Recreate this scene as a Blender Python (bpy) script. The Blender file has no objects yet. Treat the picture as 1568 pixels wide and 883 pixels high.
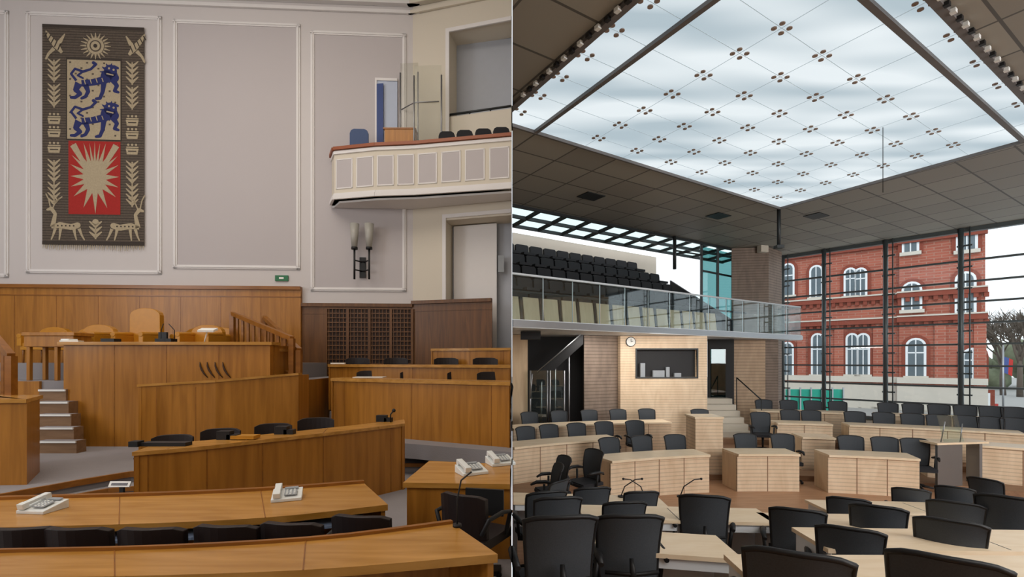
import bpy, bmesh, math, random
from mathutils import Vector, Matrix
random.seed(4)
V=Vector
# ---------------------------------------------------------------- image pixels back-projected to world points (metres)
F=740.0; HZ=552.0; CZ=2.7; XP=.005
def S(u,v,d): return V(((u-784)*d/F, d, CZ+(HZ-v)*d/F))
def G(u,v,z):
    return S(u,v,(CZ-z)*F/(v-HZ))
def X(u,d): return (u-784)*d/F
def Z(v,d): return CZ+(HZ-v)*d/F
# ---------------------------------------------------------------- materials
def srgb(c):
    return tuple(((x/255)/12.92 if x/255<=0.04045 else ((x/255+0.055)/1.055)**2.4) for x in c)+(1,)
def newmat(name):
    m=bpy.data.materials.new(name); m.use_nodes=True
    nt=m.node_tree; b=nt.nodes['Principled BSDF']
    return m,nt,b
def plain(name,c,rough=.6,metal=0,var=.08,scale=6,bump=0,spec=.4):
    m,nt,b=newmat(name); c=srgb(c)
    b.inputs['Roughness'].default_value=rough; b.inputs['Metallic'].default_value=metal
    b.inputs['Specular IOR Level'].default_value=spec
    tc=nt.nodes.new('ShaderNodeTexCoord'); n=nt.nodes.new('ShaderNodeTexNoise'); n.inputs['Scale'].default_value=scale
    nt.links.new(tc.outputs['Object'],n.inputs['Vector'])
    mx=nt.nodes.new('ShaderNodeMix'); mx.data_type='RGBA'
    mx.inputs[6].default_value=tuple(x*(1-var) for x in c[:3])+(1,); mx.inputs[7].default_value=tuple(min(1,x*(1+var)) for x in c[:3])+(1,)
    nt.links.new(n.outputs['Fac'],mx.inputs[0]); nt.links.new(mx.outputs[2],b.inputs['Base Color'])
    if bump:
        bp=nt.nodes.new('ShaderNodeBump'); bp.inputs['Strength'].default_value=bump; bp.inputs['Distance'].default_value=.01
        n2=nt.nodes.new('ShaderNodeTexNoise'); n2.inputs['Scale'].default_value=scale*15
        nt.links.new(tc.outputs['Object'],n2.inputs['Vector'])
        nt.links.new(n2.outputs['Fac'],bp.inputs['Height']); nt.links.new(bp.outputs[0],b.inputs['Normal'])
    return m
def wood(name,c1,c2,stretch=(9,9,.7),rough=.4,slat=0,slatdark=.55,rotz=0,spec=.4):
    m,nt,b=newmat(name); b.inputs['Roughness'].default_value=rough; b.inputs['Specular IOR Level'].default_value=spec
    tc=nt.nodes.new('ShaderNodeTexCoord'); mp=nt.nodes.new('ShaderNodeMapping'); mp.inputs['Scale'].default_value=stretch
    mp.inputs['Rotation'].default_value=(0,0,rotz)
    n=nt.nodes.new('ShaderNodeTexNoise'); n.inputs['Scale'].default_value=1.6; n.inputs['Detail'].default_value=6; n.inputs['Distortion'].default_value=.6
    nt.links.new(tc.outputs['Object'],mp.inputs['Vector']); nt.links.new(mp.outputs[0],n.inputs['Vector'])
    r=nt.nodes.new('ShaderNodeValToRGB'); r.color_ramp.elements[0].position=.3; r.color_ramp.elements[1].position=.72
    r.color_ramp.elements[0].color=srgb(c1); r.color_ramp.elements[1].color=srgb(c2)
    nt.links.new(n.outputs['Fac'],r.inputs[0]); out=r.outputs[0]
    if slat:
        sp=nt.nodes.new('ShaderNodeSeparateXYZ'); nt.links.new(tc.outputs['Object'],sp.inputs[0])
        a=nt.nodes.new('ShaderNodeMath'); a.operation='MULTIPLY'; a.inputs[1].default_value=slat; nt.links.new(sp.outputs[2],a.inputs[0])
        f=nt.nodes.new('ShaderNodeMath'); f.operation='FRACT'; nt.links.new(a.outputs[0],f.inputs[0])
        g=nt.nodes.new('ShaderNodeMath'); g.operation='GREATER_THAN'; g.inputs[1].default_value=.72; nt.links.new(f.outputs[0],g.inputs[0])
        mx=nt.nodes.new('ShaderNodeMix'); mx.data_type='RGBA'; mx.blend_type='MULTIPLY'
        mx.inputs[7].default_value=(slatdark,slatdark,slatdark,1)
        nt.links.new(g.outputs[0],mx.inputs[0]); nt.links.new(out,mx.inputs[6]); out=mx.outputs[2]
    nt.links.new(out,b.inputs['Base Color'])
    return m
def grid(name,c,cl,bw,rh,rotz=0,mort=.02,rough=.6,offset=0,c2=None,zaxis=False):
    m,nt,b=newmat(name); b.inputs['Roughness'].default_value=rough
    tc=nt.nodes.new('ShaderNodeTexCoord'); mp=nt.nodes.new('ShaderNodeMapping'); mp.vector_type='TEXTURE'
    mp.inputs['Rotation'].default_value=(math.pi/2 if zaxis else 0,0,rotz)
    br=nt.nodes.new('ShaderNodeTexBrick'); br.offset=offset; br.inputs['Scale'].default_value=1
    br.inputs['Brick Width'].default_value=bw; br.inputs['Row Height'].default_value=rh; br.inputs['Mortar Size'].default_value=mort
    br.inputs['Color1'].default_value=srgb(c); br.inputs['Color2'].default_value=srgb(c2 or c); br.inputs['Mortar'].default_value=srgb(cl)
    nt.links.new(tc.outputs['Object'],mp.inputs[0]); nt.links.new(mp.outputs[0],br.inputs['Vector'])
    nt.links.new(br.outputs['Color'],b.inputs['Base Color'])
    return m
def glass(name,tint=(.85,.95,.95),gl=.12,rough=.02):
    m=bpy.data.materials.new(name); m.use_nodes=True; nt=m.node_tree; nt.nodes.clear()
    o=nt.nodes.new('ShaderNodeOutputMaterial'); t=nt.nodes.new('ShaderNodeBsdfTransparent'); g=nt.nodes.new('ShaderNodeBsdfGlossy')
    t.inputs[0].default_value=tint+(1,); g.inputs['Roughness'].default_value=rough
    mx=nt.nodes.new('ShaderNodeMixShader'); mx.inputs[0].default_value=gl
    nt.links.new(t.outputs[0],mx.inputs[1]); nt.links.new(g.outputs[0],mx.inputs[2]); nt.links.new(mx.outputs[0],o.inputs[0])
    return m
def emit(name,c,s):
    m,nt,b=newmat(name); b.inputs['Base Color'].default_value=srgb(c); b.inputs['Emission Color'].default_value=srgb(c); b.inputs['Emission Strength'].default_value=s
    return m
# ---------------------------------------------------------------- mesh builder
class MB:
    def __init__(s): s.v=[];s.f=[];s.m=[];s.sm=[]
    def add(s,vs,fs,m=0,smooth=False,M=None):
        o=len(s.v)
        for p in vs:
            p=V(p)
            if M: p=M@p
            s.v.append(p)
        for f in fs: s.f.append([o+i for i in f]); s.m.append(m); s.sm.append(smooth)
    def box(s,c,sz,m=0,rz=0,M=None,rx=0):
        R=Matrix.Translation(V(c))@Matrix.Rotation(rz,4,'Z')@Matrix.Rotation(rx,4,'X')
        if M: R=M@R
        x,y,z=[a/2 for a in sz]
        vs=[(-x,-y,-z),(x,-y,-z),(x,y,-z),(-x,y,-z),(-x,-y,z),(x,-y,z),(x,y,z),(-x,y,z)]
        s.add(vs,[(0,3,2,1),(4,5,6,7),(0,1,5,4),(1,2,6,5),(2,3,7,6),(3,0,4,7)],m,False,R)
    def bb(s,a,b,m=0):
        s.box([(a[i]+b[i])/2 for i in range(3)],[abs(b[i]-a[i]) for i in range(3)],m)
    def prism(s,pts,vec,m=0,M=None,smooth=False):
        n=len(pts); vec=V(vec)
        vs=[V(p) for p in pts]+[V(p)+vec for p in pts]
        fs=[list(range(n))[::-1],list(range(n,2*n))]
        s.add(vs,fs,m,False,M)
        s.add(vs,[(i,(i+1)%n,n+(i+1)%n,n+i) for i in range(n)],m,smooth,M)
    def tube(s,pts,r,m=0,n=8,M=None):
        pts=[V(p) for p in pts]; k=len(pts)
        rr=r if isinstance(r,(list,tuple)) else [r]*k
        vs=[];fs=[]
        up=None
        for i,p in enumerate(pts):
            t=(pts[min(i+1,k-1)]-pts[max(i-1,0)]).normalized()
            if up is None:
                up=t.orthogonal().normalized()
            else:
                up=(up-t*up.dot(t)); up=up.normalized() if up.length>1e-5 else t.orthogonal().normalized()
            w=t.cross(up)
            for j in range(n):
                a=2*math.pi*j/n; vs.append(p+(up*math.cos(a)+w*math.sin(a))*rr[i])
        for i in range(k-1):
            for j in range(n): fs.append((i*n+j,i*n+(j+1)%n,(i+1)*n+(j+1)%n,(i+1)*n+j))
        s.add(vs,fs,m,True,M)
        s.add(vs[:n],[list(range(n))[::-1]],m,False,M); s.add(vs[-n:],[list(range(n))],m,False,M)
    def ball(s,c,r,m=0,n=10,M=None):
        c=V(c); r=r if isinstance(r,(tuple,list)) else (r,r,r); vs=[];fs=[]
        h=n//2+1
        for i in range(h+1):
            t=math.pi*i/h
            for j in range(n):
                a=2*math.pi*j/n; vs.append(c+V((r[0]*math.sin(t)*math.cos(a),r[1]*math.sin(t)*math.sin(a),r[2]*math.cos(t))))
        for i in range(h):
            for j in range(n): fs.append((i*n+j,(i+1)*n+j,(i+1)*n+(j+1)%n,i*n+(j+1)%n))
        s.add(vs,fs,m,True,M)
    def beam(s,a,b,w,h,m=0):
        a=V(a);b=V(b);t=(b-a).normalized(); up=V((0,0,1))
        if abs(t.z)>.95: up=V((0,1,0))
        sd=t.cross(up).normalized(); up=sd.cross(t).normalized()
        vs=[]
        for p in (a,b):
            for i,j in((-1,-1),(1,-1),(1,1),(-1,1)): vs.append(p+sd*(i*w/2)+up*(j*h/2))
        s.add(vs,[(0,1,2,3),(7,6,5,4),(0,4,5,1),(1,5,6,2),(2,6,7,3),(3,7,4,0)],m)
    def obj(s,name,mats,loc=(0,0,0),rz=0,clip=None,bevel=0,parent=None):
        me=bpy.data.meshes.new(name); me.from_pydata([tuple(p) for p in s.v],[],s.f)
        for m in mats: me.materials.append(m)
        for i,p in enumerate(me.polygons): p.material_index=s.m[i]; p.use_smooth=s.sm[i]
        bm=bmesh.new(); bm.from_mesh(me)
        bmesh.ops.remove_doubles(bm,verts=bm.verts,dist=1e-5)
        bmesh.ops.recalc_face_normals(bm,faces=bm.faces)
        for (co,no) in (clip or []):
            g=bm.verts[:]+bm.edges[:]+bm.faces[:]
            bmesh.ops.bisect_plane(bm,geom=g,dist=1e-5,plane_co=co,plane_no=no,clear_outer=True)
        bm.to_mesh(me); bm.free(); me.update()
        o=bpy.data.objects.new(name,me); bpy.context.collection.objects.link(o)
        o.location=loc; o.rotation_euler[2]=rz
        if bevel:
            b=o.modifiers.new('bevel','BEVEL'); b.width=bevel; b.segments=2; b.limit_method='ANGLE'
        if parent: o.parent=parent
        return o
def inst(o,name,loc,rz=0,sc=1):
    n=bpy.data.objects.new(name,o.data); bpy.context.collection.objects.link(n); n.location=loc; n.rotation_euler[2]=rz; n.scale=(sc,sc,sc)
    for md in o.modifiers:
        b=n.modifiers.new('bevel','BEVEL'); b.width=md.width; b.segments=2; b.limit_method='ANGLE'
    return n
RC=[(V((XP,0,0)),V((-1,0,0)))]      # right room side of the partition
LC=[(V((-XP,0,0)),V((1,0,0)))]      # left room side of the partition
# ================================================================= MATERIAL SET
m_wl=plain('plaster_offwhite',(203,198,197),.8,var=.02,scale=.6)
m_wl2=plain('plaster_mauve_panel',(186,180,181),.8,var=.02,scale=.6)
m_trimw=plain('white_trim',(222,219,218),.6,var=.02)
m_cream=plain('cream_plaster',(210,202,187),.8,var=.03,scale=.7)
m_oak=wood('oak_veneer',(146,94,30),(178,120,46),(7,7,.5),.33)
m_oakh=wood('oak_top',(166,116,46),(198,146,76),(.8,7,7),.22,rotz=.2)
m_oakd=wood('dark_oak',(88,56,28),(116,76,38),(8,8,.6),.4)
m_oakedge=wood('oak_edge',(126,78,26),(154,98,36),(1,6,6),.3)
m_carpet=plain('grey_carpet',(140,136,138),.95,var=.06,scale=3,bump=.3)
m_carpetr=wood('step_oak',(122,92,64),(144,112,82),(1,6,6),.5)
m_blk=plain('black_plastic',(24,24,26),.5,var=.1)
m_blkf=plain('black_fabric',(36,36,40),.85,var=.15,scale=60)
m_mesh=plain('mesh_fabric',(62,66,71),.8,var=.25,scale=120)
m_brnch=plain('brown_black_leather',(34,26,26),.45,var=.1)
m_white=plain('white_plastic',(225,228,226),.4,var=.02)
m_grey=plain('phone_grey',(150,155,160),.5,var=.02)
m_amber=plain('amber_leather',(186,128,34),.35,var=.12,scale=10)
m_red=plain('rail_red_wood',(146,80,48),.4,var=.06)
m_blue=plain('blue_fabric',(72,88,122),.8,var=.05)
m_bluep=plain('blue_door_paint',(38,62,120),.5,var=.03)
m_steel=plain('steel',(150,152,155),.35,.8,.04)
m_dsteel=plain('dark_steel',(52,55,56),.45,.4,.05)
m_glass=glass('clear_glass',(.88,.96,.95),.1)
m_glassw=glass('pale_screen_glass',(.86,.86,.83),.03,.3)
m_sconce=plain('frosted_sconce',(165,163,156),.3,var=.03)
m_paper=plain('paper',(236,236,232),.8,var=.01)
m_green=plain('exit_green',(40,110,70),.5,var=.1)
m_cardtxt=plain('print_grey',(110,110,115),.7,var=.3,scale=40)
# ================================================================= LEFT ROOM
D0=13.2; X0=X(632,D0); KB=.055
def LWd(u):
    t=(u-784)/F; return (D0-KB*X0)/(1-KB*t)
def lw(u,v,off=0):
    d=LWd(u); p=S(u,v,d); n=V((KB,-1,0)).normalized(); return p+n*off
lt=V((1,KB,0)).normalized(); ln=V((KB,-1,0)).normalized()
KR=-.27
def rwall(u,v,off=0):
    t=(u-784)/F; d=(D0-KR*X0)/(1-KR*t); return S(u,v,d)+V((KR,-1,0)).normalized()*off
rt=V((1,KR,0)).normalized(); rn=V((KR,-1,0)).normalized()
LF=.75; LCEIL=12.95
XL=-16.
def wallseg(name,a,b,z0,z1,mats,th=.2,holes=None,nrm=ln,clip=None):
    mb=MB(); a=V((a[0],a[1],0)); b=V((b[0],b[1],0)); t=(b-a).normalized(); L=(b-a).length
    hs=sorted(holes or [])
    cuts=[0]+[c for h in hs for c in h[:2]]+[L]; cuts=sorted(set(cuts))
    for i in range(len(cuts)-1):
        s0,s1=cuts[i],cuts[i+1]; mid=(s0+s1)/2
        hz=sorted([h[2:] for h in hs if h[0]<=mid<=h[1]])
        z=z0; segs=[]
        for (h0,h1) in hz:
            if h0>z: segs.append((z,h0))
            z=h1
        if z<z1: segs.append((z,z1))
        for (q0,q1) in segs:
            p=[a+t*s0+V((0,0,q0)),a+t*s1+V((0,0,q0)),a+t*s1+V((0,0,q1)),a+t*s0+V((0,0,q1))]
            mb.prism(p,-nrm*th)
    return mb.obj(name,mats,clip=clip)
cor=lw(632,500); yl=D0+KB*(XL-X0)
wallseg('wall_back',(XL,yl),(cor.x,cor.y),LF,LCEIL,[m_wl])
wr_end=rwall(784,500)
def rs(u): return (V((rwall(u,500).x,rwall(u,500).y))-V((cor.x,cor.y))).length
zn=lambda u,v: rwall(u,v).z
wallseg('wall_right',(cor.x,cor.y),(wr_end.x-XP,wr_end.y),LF,LCEIL,[m_cream],.7,
   [(rs(686),rs(783),zn(735,203),zn(735,38)),(rs(680),rs(783),LF,zn(735,333))],nrm=rn,clip=LC)
mb=MB(); a=rwall(684,400); 
mb.prism([V((a.x-.6,a.y+.75,LF)),V((-.002,wr_end.y+.75,LF)),V((-.002,wr_end.y+.75,LCEIL)),V((a.x-.6,a.y+.75,LCEIL))],(0,.1,0),0)
mb.bb((a.x+1.0,a.y+.55,LF),(a.x+1.1,a.y+.74,9),1)
mb.obj('wall_alcove',[plain('alcove_grey_plaster',(172,176,184),.8,var=.03),m_trimw],clip=LC)
mb=MB(); mb.bb((XL-.2,-3,LF),(XL,yl+.2,LCEIL)); mb.obj('wall_left',[m_wl])
mb=MB(); mb.bb((XL,-3.2,LF),(-.03,-3,LCEIL)); mb.obj('wall_rear',[m_wl])
mb=MB(); mb.bb((XL,-3,LCEIL),(-XP,15,LCEIL+.1)); mb.obj('ceiling_plaster',[m_trimw])
mb=MB(); mb.bb((XL,-3,LF-.2),(-XP,15,LF)); mb.obj('floor_carpet',[m_carpet])
def cornice(name,a,b,n,mat):
    mb=MB()
    for (z0,z1,dp) in ((12.13,12.22,.06),(12.34,12.48,.14),(12.5,12.6,.24),(12.7,12.82,.36),(12.82,12.95,.46)):
        p=[V((a[0],a[1],z0)),V((b[0],b[1],z0)),V((b[0],b[1],z1)),V((a[0],a[1],z1))]
        mb.prism(p,n*dp)
    mb.obj(name,[mat],clip=LC)
cornice('trim_cornice_back',(XL,yl),(cor.x+.2,cor.y),ln,m_trimw)
cornice('trim_cornice_right',(cor.x-.1,cor.y),(wr_end.x,wr_end.y),rn,m_cream)
def panel(name,u0,u1,v0,v1,inner):
    mb=MB(); p0=lw(u0,v0);p1=lw(u1,v0); um=(u0+u1)/2
    z1=lw(um,v0).z; z0=lw(um,v1).z
    def q(p,z,off): return V((p.x,p.y,z))+ln*off
    w=.1
    A=[q(p0,z0,.004),q(p1,z0,.004),q(p1,z1,.004),q(p0,z1,.004)]
    mb.prism(A,ln*.006,1)
    for (i0,i1,o) in ((0,w,.03),(.035,.065,.05)):
        mb.prism([q(p0+lt*i0,z0+i0,0),q(p0+lt*i0,z1-i0,0),q(p0+lt*i1,z1-i0,0),q(p0+lt*i1,z0+i0,0)],ln*o,0)
        mb.prism([q(p1-lt*i0,z0+i0,0),q(p1-lt*i0,z1-i0,0),q(p1-lt*i1,z1-i0,0),q(p1-lt*i1,z0+i0,0)],ln*o,0)
        mb.prism([q(p0,z0+i0,0),q(p1,z0+i0,0),q(p1,z0+i1,0),q(p0,z0+i1,0)],ln*o,0)
        mb.prism([q(p0,z1-i1,0),q(p1,z1-i1,0),q(p1,z1-i0,0),q(p0,z1-i0,0)],ln*o,0)
    mb.obj(name,[m_trimw,inner])
panel('trim_panel_1',-150,14,14,424,m_wl)
panel('trim_panel_2',41,248,22,419,m_wl)
panel('trim_panel_3',266,460,34,412,m_wl2)
panel('trim_panel_4',476,622,50,446,m_wl2)
def wains(name,pts,z0,z1,n,mat,cap,th=.05,seams=None,clip=None):
    mb=MB(); a,b=V((pts[0][0],pts[0][1],0)),V((pts[1][0],pts[1][1],0)); t=(b-a).normalized(); L=(b-a).length
    a=a+n*.003; b=b+n*.003
    up=V((0,0,1))
    mb.prism([a+up*z0,b+up*z0,b+up*z1,a+up*z1],n*th,0)
    mb.prism([a+up*(z1),b+up*(z1),b+up*(z1+.09),a+up*(z1+.09)],n*(th+.06),1)
    mb.prism([a+up*(z1-.2),b+up*(z1-.2),b+up*(z1-.17),a+up*(z1-.17)],n*(th+.012),1)
    k=max(1,int(L/.95))
    for i in range(1,k):
        s=L*i/k
        mb.prism([a+t*(s-.008)+up*z0,a+t*(s+.008)+up*z0,a+t*(s+.008)+up*(z1-.2),a+t*(s-.008)+up*(z1-.2)],n*(th+.004),1)
    mb.obj(name,[mat,cap],clip=clip)
p=lw(463,437)
wains('wainscot_back',((XL+.01,yl),(p.x,p.y)),2.2,lw(230,443).z,ln,m_oak,m_oakedge,.12)
q=lw(632,465)
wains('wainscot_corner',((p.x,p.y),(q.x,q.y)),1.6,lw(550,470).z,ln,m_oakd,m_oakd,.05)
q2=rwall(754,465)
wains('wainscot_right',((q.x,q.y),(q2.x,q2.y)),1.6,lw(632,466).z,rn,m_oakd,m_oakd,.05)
mb=MB()
g0=lw(499,472,.06);g1=lw(630,472,.06); zt=lw(565,473).z; zb=1.62
L=(g1-g0).length
for i in range(5):
    c=g0+lt*(L*i/4); mb.prism([V((c.x,c.y,zb)),V((c.x,c.y,zt)),V((c.x,c.y,zt))+lt*.07,V((c.x,c.y,zb))+lt*.07],ln*.05,0)
for i in range(1,24):
    c=g0+lt*(L*i/24); mb.prism([V((c.x,c.y,zb)),V((c.x,c.y,zt)),V((c.x,c.y,zt))+lt*.02,V((c.x,c.y,zb))+lt*.02],ln*.02,0)
k=int((zt-zb)/.12)
for i in range(k+1):
    z=zb+(zt-zb)*i/k; mb.prism([V((g0.x,g0.y,z-.012)),V((g1.x,g1.y,z-.012)),V((g1.x,g1.y,z+.012)),V((g0.x,g0.y,z+.012))],ln*.03,0)
mb.prism([V((g0.x,g0.y,zb))-ln*.005,V((g1.x,g1.y,zb))-ln*.005,V((g1.x,g1.y,zt))-ln*.005,V((g0.x,g0.y,zt))-ln*.005],ln*.004,1)
mb.obj('door_lattice_grille',[m_oakd,plain('grille_dark',(48,30,20),.7)])
mb=MB(); e=lw(432,426,.02); mb.box(e,(.34,.05,.15),0,math.atan(KB)); mb.box(e+ln*.03,(.12,.006,.05),1,math.atan(KB)); mb.obj('exit_sign',[m_green,m_paper])
# ---------------- tapestry
m_tb=plain('tapestry_taupe',(94,84,74),.95,var=.4,scale=22,bump=.7)
m_tc=plain('tapestry_cream',(170,156,130),.95,var=.2,scale=30)
m_tbl=plain('tapestry_blue',(42,48,98),.95,var=.15,scale=30)
m_tr=plain('tapestry_red',(160,42,38),.95,var=.15,scale=30)
m_td=plain('tapestry_dark',(62,55,50),.95,var=.2,scale=30)
tA=lw(68,210);tB=lw(223,210); tz1=lw(145,42).z; tz0=lw(145,376).z; TW=(tB-tA).length
def T(u,v,off):
    s=(u-68)/155*TW; z=tz1-(v-41)/(377-41)*(tz1-tz0)
    return V((tA.x,tA.y,0))+lt*s+V((0,0,z))+ln*off
mb=MB()
def tp(pts,m,off): mb.prism([T(a,b,off) for a,b in pts],ln*.002,m)
def tdisc(u,v,r,m,off,n=20,ry=None): tp([(u+r*math.cos(2*math.pi*i/n),v+(ry or r)*math.sin(2*math.pi*i/n)) for i in range(n)],m,off)
def tstroke(pts,ws,m,off):
    if not isinstance(ws,(list,tuple)): ws=[ws]*len(pts)
    for i in range(len(pts)-1):
        a=V(pts[i]);b=V(pts[i+1]);d=(b-a).normalized();n=V((-d.y,d.x))
        tp([tuple(a+n*ws[i]/2),tuple(b+n*ws[i+1]/2),tuple(b-n*ws[i+1]/2),tuple(a-n*ws[i]/2)],m,off+.0003*i)
        tdisc(b.x,b.y,ws[i+1]/2,m,off+.0003*i+.0001,8)
tp([(68,41),(223,41),(223,377),(68,377)],0,.06)
mb.prism([T(68,41,.055),T(223,41,.055),T(223,377,.055),T(68,377,.055)],ln*.004,0)
for j in range(84): # weft ribs of the weave
    v=43+j*4; tp([(68,v),(223,v),(223,v+1),(68,v+1)],4,.0605)
tp([(104,92),(104,90),(189,90),(189,217),(104,217)],4,.064)
tp([(106,94),(187,94),(187,215),(106,215)],1,.067)
tp([(108,218),(187,218),(187,330),(108,330)],3,.067)
tp([(68,41),(223,41),(223,46),(68,46)],4,.064); tp([(68,372),(223,372),(223,377),(68,377)],4,.064)
for i in range(9):
    for j in range(14):
        if (i+j)%3==0: tp([(109+i*8.6,97+j*8.5),(112+i*8.6,97+j*8.5),(112+i*8.6,99.5+j*8.5),(109+i*8.6,99.5+j*8.5)],0,.0695)
def lion(oy):
    f=.071; m=2
    tstroke([(128,oy+34),(145,oy+32),(165,oy+27),(176,oy+20)],[10,10,12,15],m,f)
    tdisc(172,oy+14,10,m,f+.001); tdisc(166,oy+22,9,m,f+.001); tdisc(178,oy+24,7,m,f+.001)
    for k_ in range(7):
        aa=1.6+k_*.55; tstroke([(171+8*math.cos(aa),oy+17+9*math.sin(aa)),(171+15*math.cos(aa),oy+17+15*math.sin(aa))],[5,1],m,f)
    tstroke([(124,oy+34),(119,oy+44),(126,oy+50),(118,oy+56),(112,oy+56)],[12,8,6,5,4],m,f)
    tstroke([(134,oy+36),(138,oy+46),(134,oy+54),(128,oy+57)],[9,6,5,4],m,f)
    tstroke([(162,oy+30),(160,oy+46),(156,oy+56),(150,oy+57)],[9,6,5,4],m,f)
    tstroke([(174,oy+26),(182,oy+36),(178,oy+44),(184,oy+46)],[9,6,5,4],m,f)
    tstroke([(120,oy+30),(112,oy+20),(118,oy+12),(130,oy+16),(142,oy+12),(150,oy+4),(146,oy+2)],[4,3.5,3.5,4,3.5,4,5],m,f)
    tstroke([(130,oy+16),(122,oy+22),(130,oy+26)],3,m,f)
    tstroke([(176,oy+6),(183,oy+9)],4,m,f)
    for a,b in ((170,10),(177,12)): tdisc(a,oy+b,1.7,1,f+.004,8)
    tstroke([(166,oy+18),(176,oy+20)],2,1,f+.004)
    for i in range(4): tstroke([(132+i*9,oy+28-i),(134+i*9,oy+35-i*1.5)],1.4,1,f+.004)
lion(96); lion(154)
c=(148,274)
tips=[(113,222),(131,221),(140,221),(148,219),(156,221),(165,221),(183,222),(183,240),(184,254),(185,272),(184,288),(180,303),(167,320),(149,329),(131,320),(116,303),(112,288),(111,272),(111,254),(113,240)]
star=[]
for i,t in enumerate(tips):
    n=tips[(i+1)%len(tips)]; star.append(t)
    mx,my=(t[0]+n[0])/2,(t[1]+n[1])/2; k=.46
    star.append((c[0]+(mx-c[0])*k,c[1]+(my-c[1])*k))
for i in range(len(star)):
    a,b=star[i],star[(i+1)%len(star)]
    tp([c,a,b],1,.071)
tstroke([(115,224),(134,256)],[10,6],1,.072); tstroke([(181,224),(162,256)],[10,6],1,.072)
tdisc(149,72,13,1,.067); tdisc(149,72,9,0,.070); tdisc(149,72,7,1,.073); tdisc(149,72,3,4,.075)
for i in range(20):
    a=2*math.pi*i/20; tstroke([(149+14*math.cos(a),72+13*math.sin(a)),(149+23*math.cos(a),72+20*math.sin(a))],[3,.8],1,.066)
for sx in (1,-1):
    X_=lambda x:149+sx*(x-149)
    tstroke([(X_(98),84),(X_(90),74),(X_(80),62),(X_(74),52)],[4,9,7,2],1,.066)
    tstroke([(X_(88),76),(X_(96),66),(X_(102),56)],[7,6,2],1,.067)
    tstroke([(X_(86),78),(X_(78),86),(X_(74),94)],[6,4,3],1,.067)
    for k_ in range(5): tstroke([(X_(76+k_*5),54+k_*4),(X_(72+k_*5),60+k_*5)],1.5,4,.07)
    for (yy,kind) in ((112,0),(150,0),(188,1),(208,1),(232,1),(265,0),(300,0)):
        xx=86 if sx==1 else 149+ (149-93)
        if kind==0:
            tstroke([(xx,yy+18),(xx,yy-16)],2,1,.066)
            for kk in range(4):
                for s_ in (-1,1):
                    tstroke([(xx,yy+14-kk*8),(xx+s_*9,yy+6-kk*8)],[4.5,1.5],1,.067)
        else:
            tp([(xx-10,yy-4),(xx+10,yy-4),(xx+8,yy+5),(xx-8,yy+5)],1,.066)
            tstroke([(xx-9,yy-6),(xx+9,yy-6)],2,1,.067); tstroke([(xx-6,yy),(xx+6,yy)],1.4,4,.07)
            for j in range(3): tdisc(xx-6+j*6,yy-10,1.8,1,.067,8)
    tstroke([(X_(82),350),(X_(95),347),(X_(112),350),(X_(122),347)],[5,9,9,9],1,.067)
    for j in range(5): tdisc(X_(92+j*6),348,1.3,4,.071,8)
    tstroke([(X_(84),350),(X_(88),330),(X_(82),322),(X_(76),324)],[8,5,6,3],1,.067)
    for xx,dx in ((88,-6),(96,-2),(116,4),(124,8)): tstroke([(X_(xx),352),(X_(xx+dx*.5),362),(X_(xx+dx),369)],[5,3,2],1,.067)
    tstroke([(X_(84),322),(X_(90),308),(X_(84),298)],1.8,1,.067); tstroke([(X_(88),312),(X_(98),304)],1.8,1,.067); tstroke([(X_(81),322),(X_(78),308),(X_(74),300)],1.8,1,.067)
tstroke([(149,368),(149,340)],2.5,1,.066)
for kk in range(3):
    for s_ in (-1,1): tstroke([(149,364-kk*8),(149+s_*9,357-kk*8)],[5,2],1,.067)
tdisc(149,342,5,1,.067)
for i in range(52):
    u=69.5+i*2.98; tstroke([(u,376),(u+random.uniform(-1,1),384+random.uniform(-1.5,1.5))],[1.3,.6],1,.06)
mb.obj('heraldic_tapestry',[m_tb,m_tc,m_tbl,m_tr,m_td])
# ---------------- sconce
mb=MB(); b=lw(556,410,.03)
mb.box(b,(.16,.06,.55),0,math.atan(KB))
for du,top in ((547,347),(569,347)):
    a=lw(du,382,.28); t=lw(du,top,.28); lo=lw(du,430,.28)
    mb.tube([a+V((0,0,-.02)),t],[.075,.125],1,14)
    mb.tube([V((a.x,a.y,a.z)),V((a.x,a.y,lo.z))],.028,0,8)
    mb.tube([V((b.x,b.y,b.z+.15)),V((a.x,a.y,b.z+.15))],.02,0,6); mb.tube([V((b.x,b.y,b.z-.1)),V((a.x,a.y,b.z-.1))],.02,0,6)
    mb.tube([a+V((0,0,-.06)),a+V((0,0,0))],.085,0,12)
mb.obj('wall_sconce',[m_blk,m_sconce])
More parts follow.
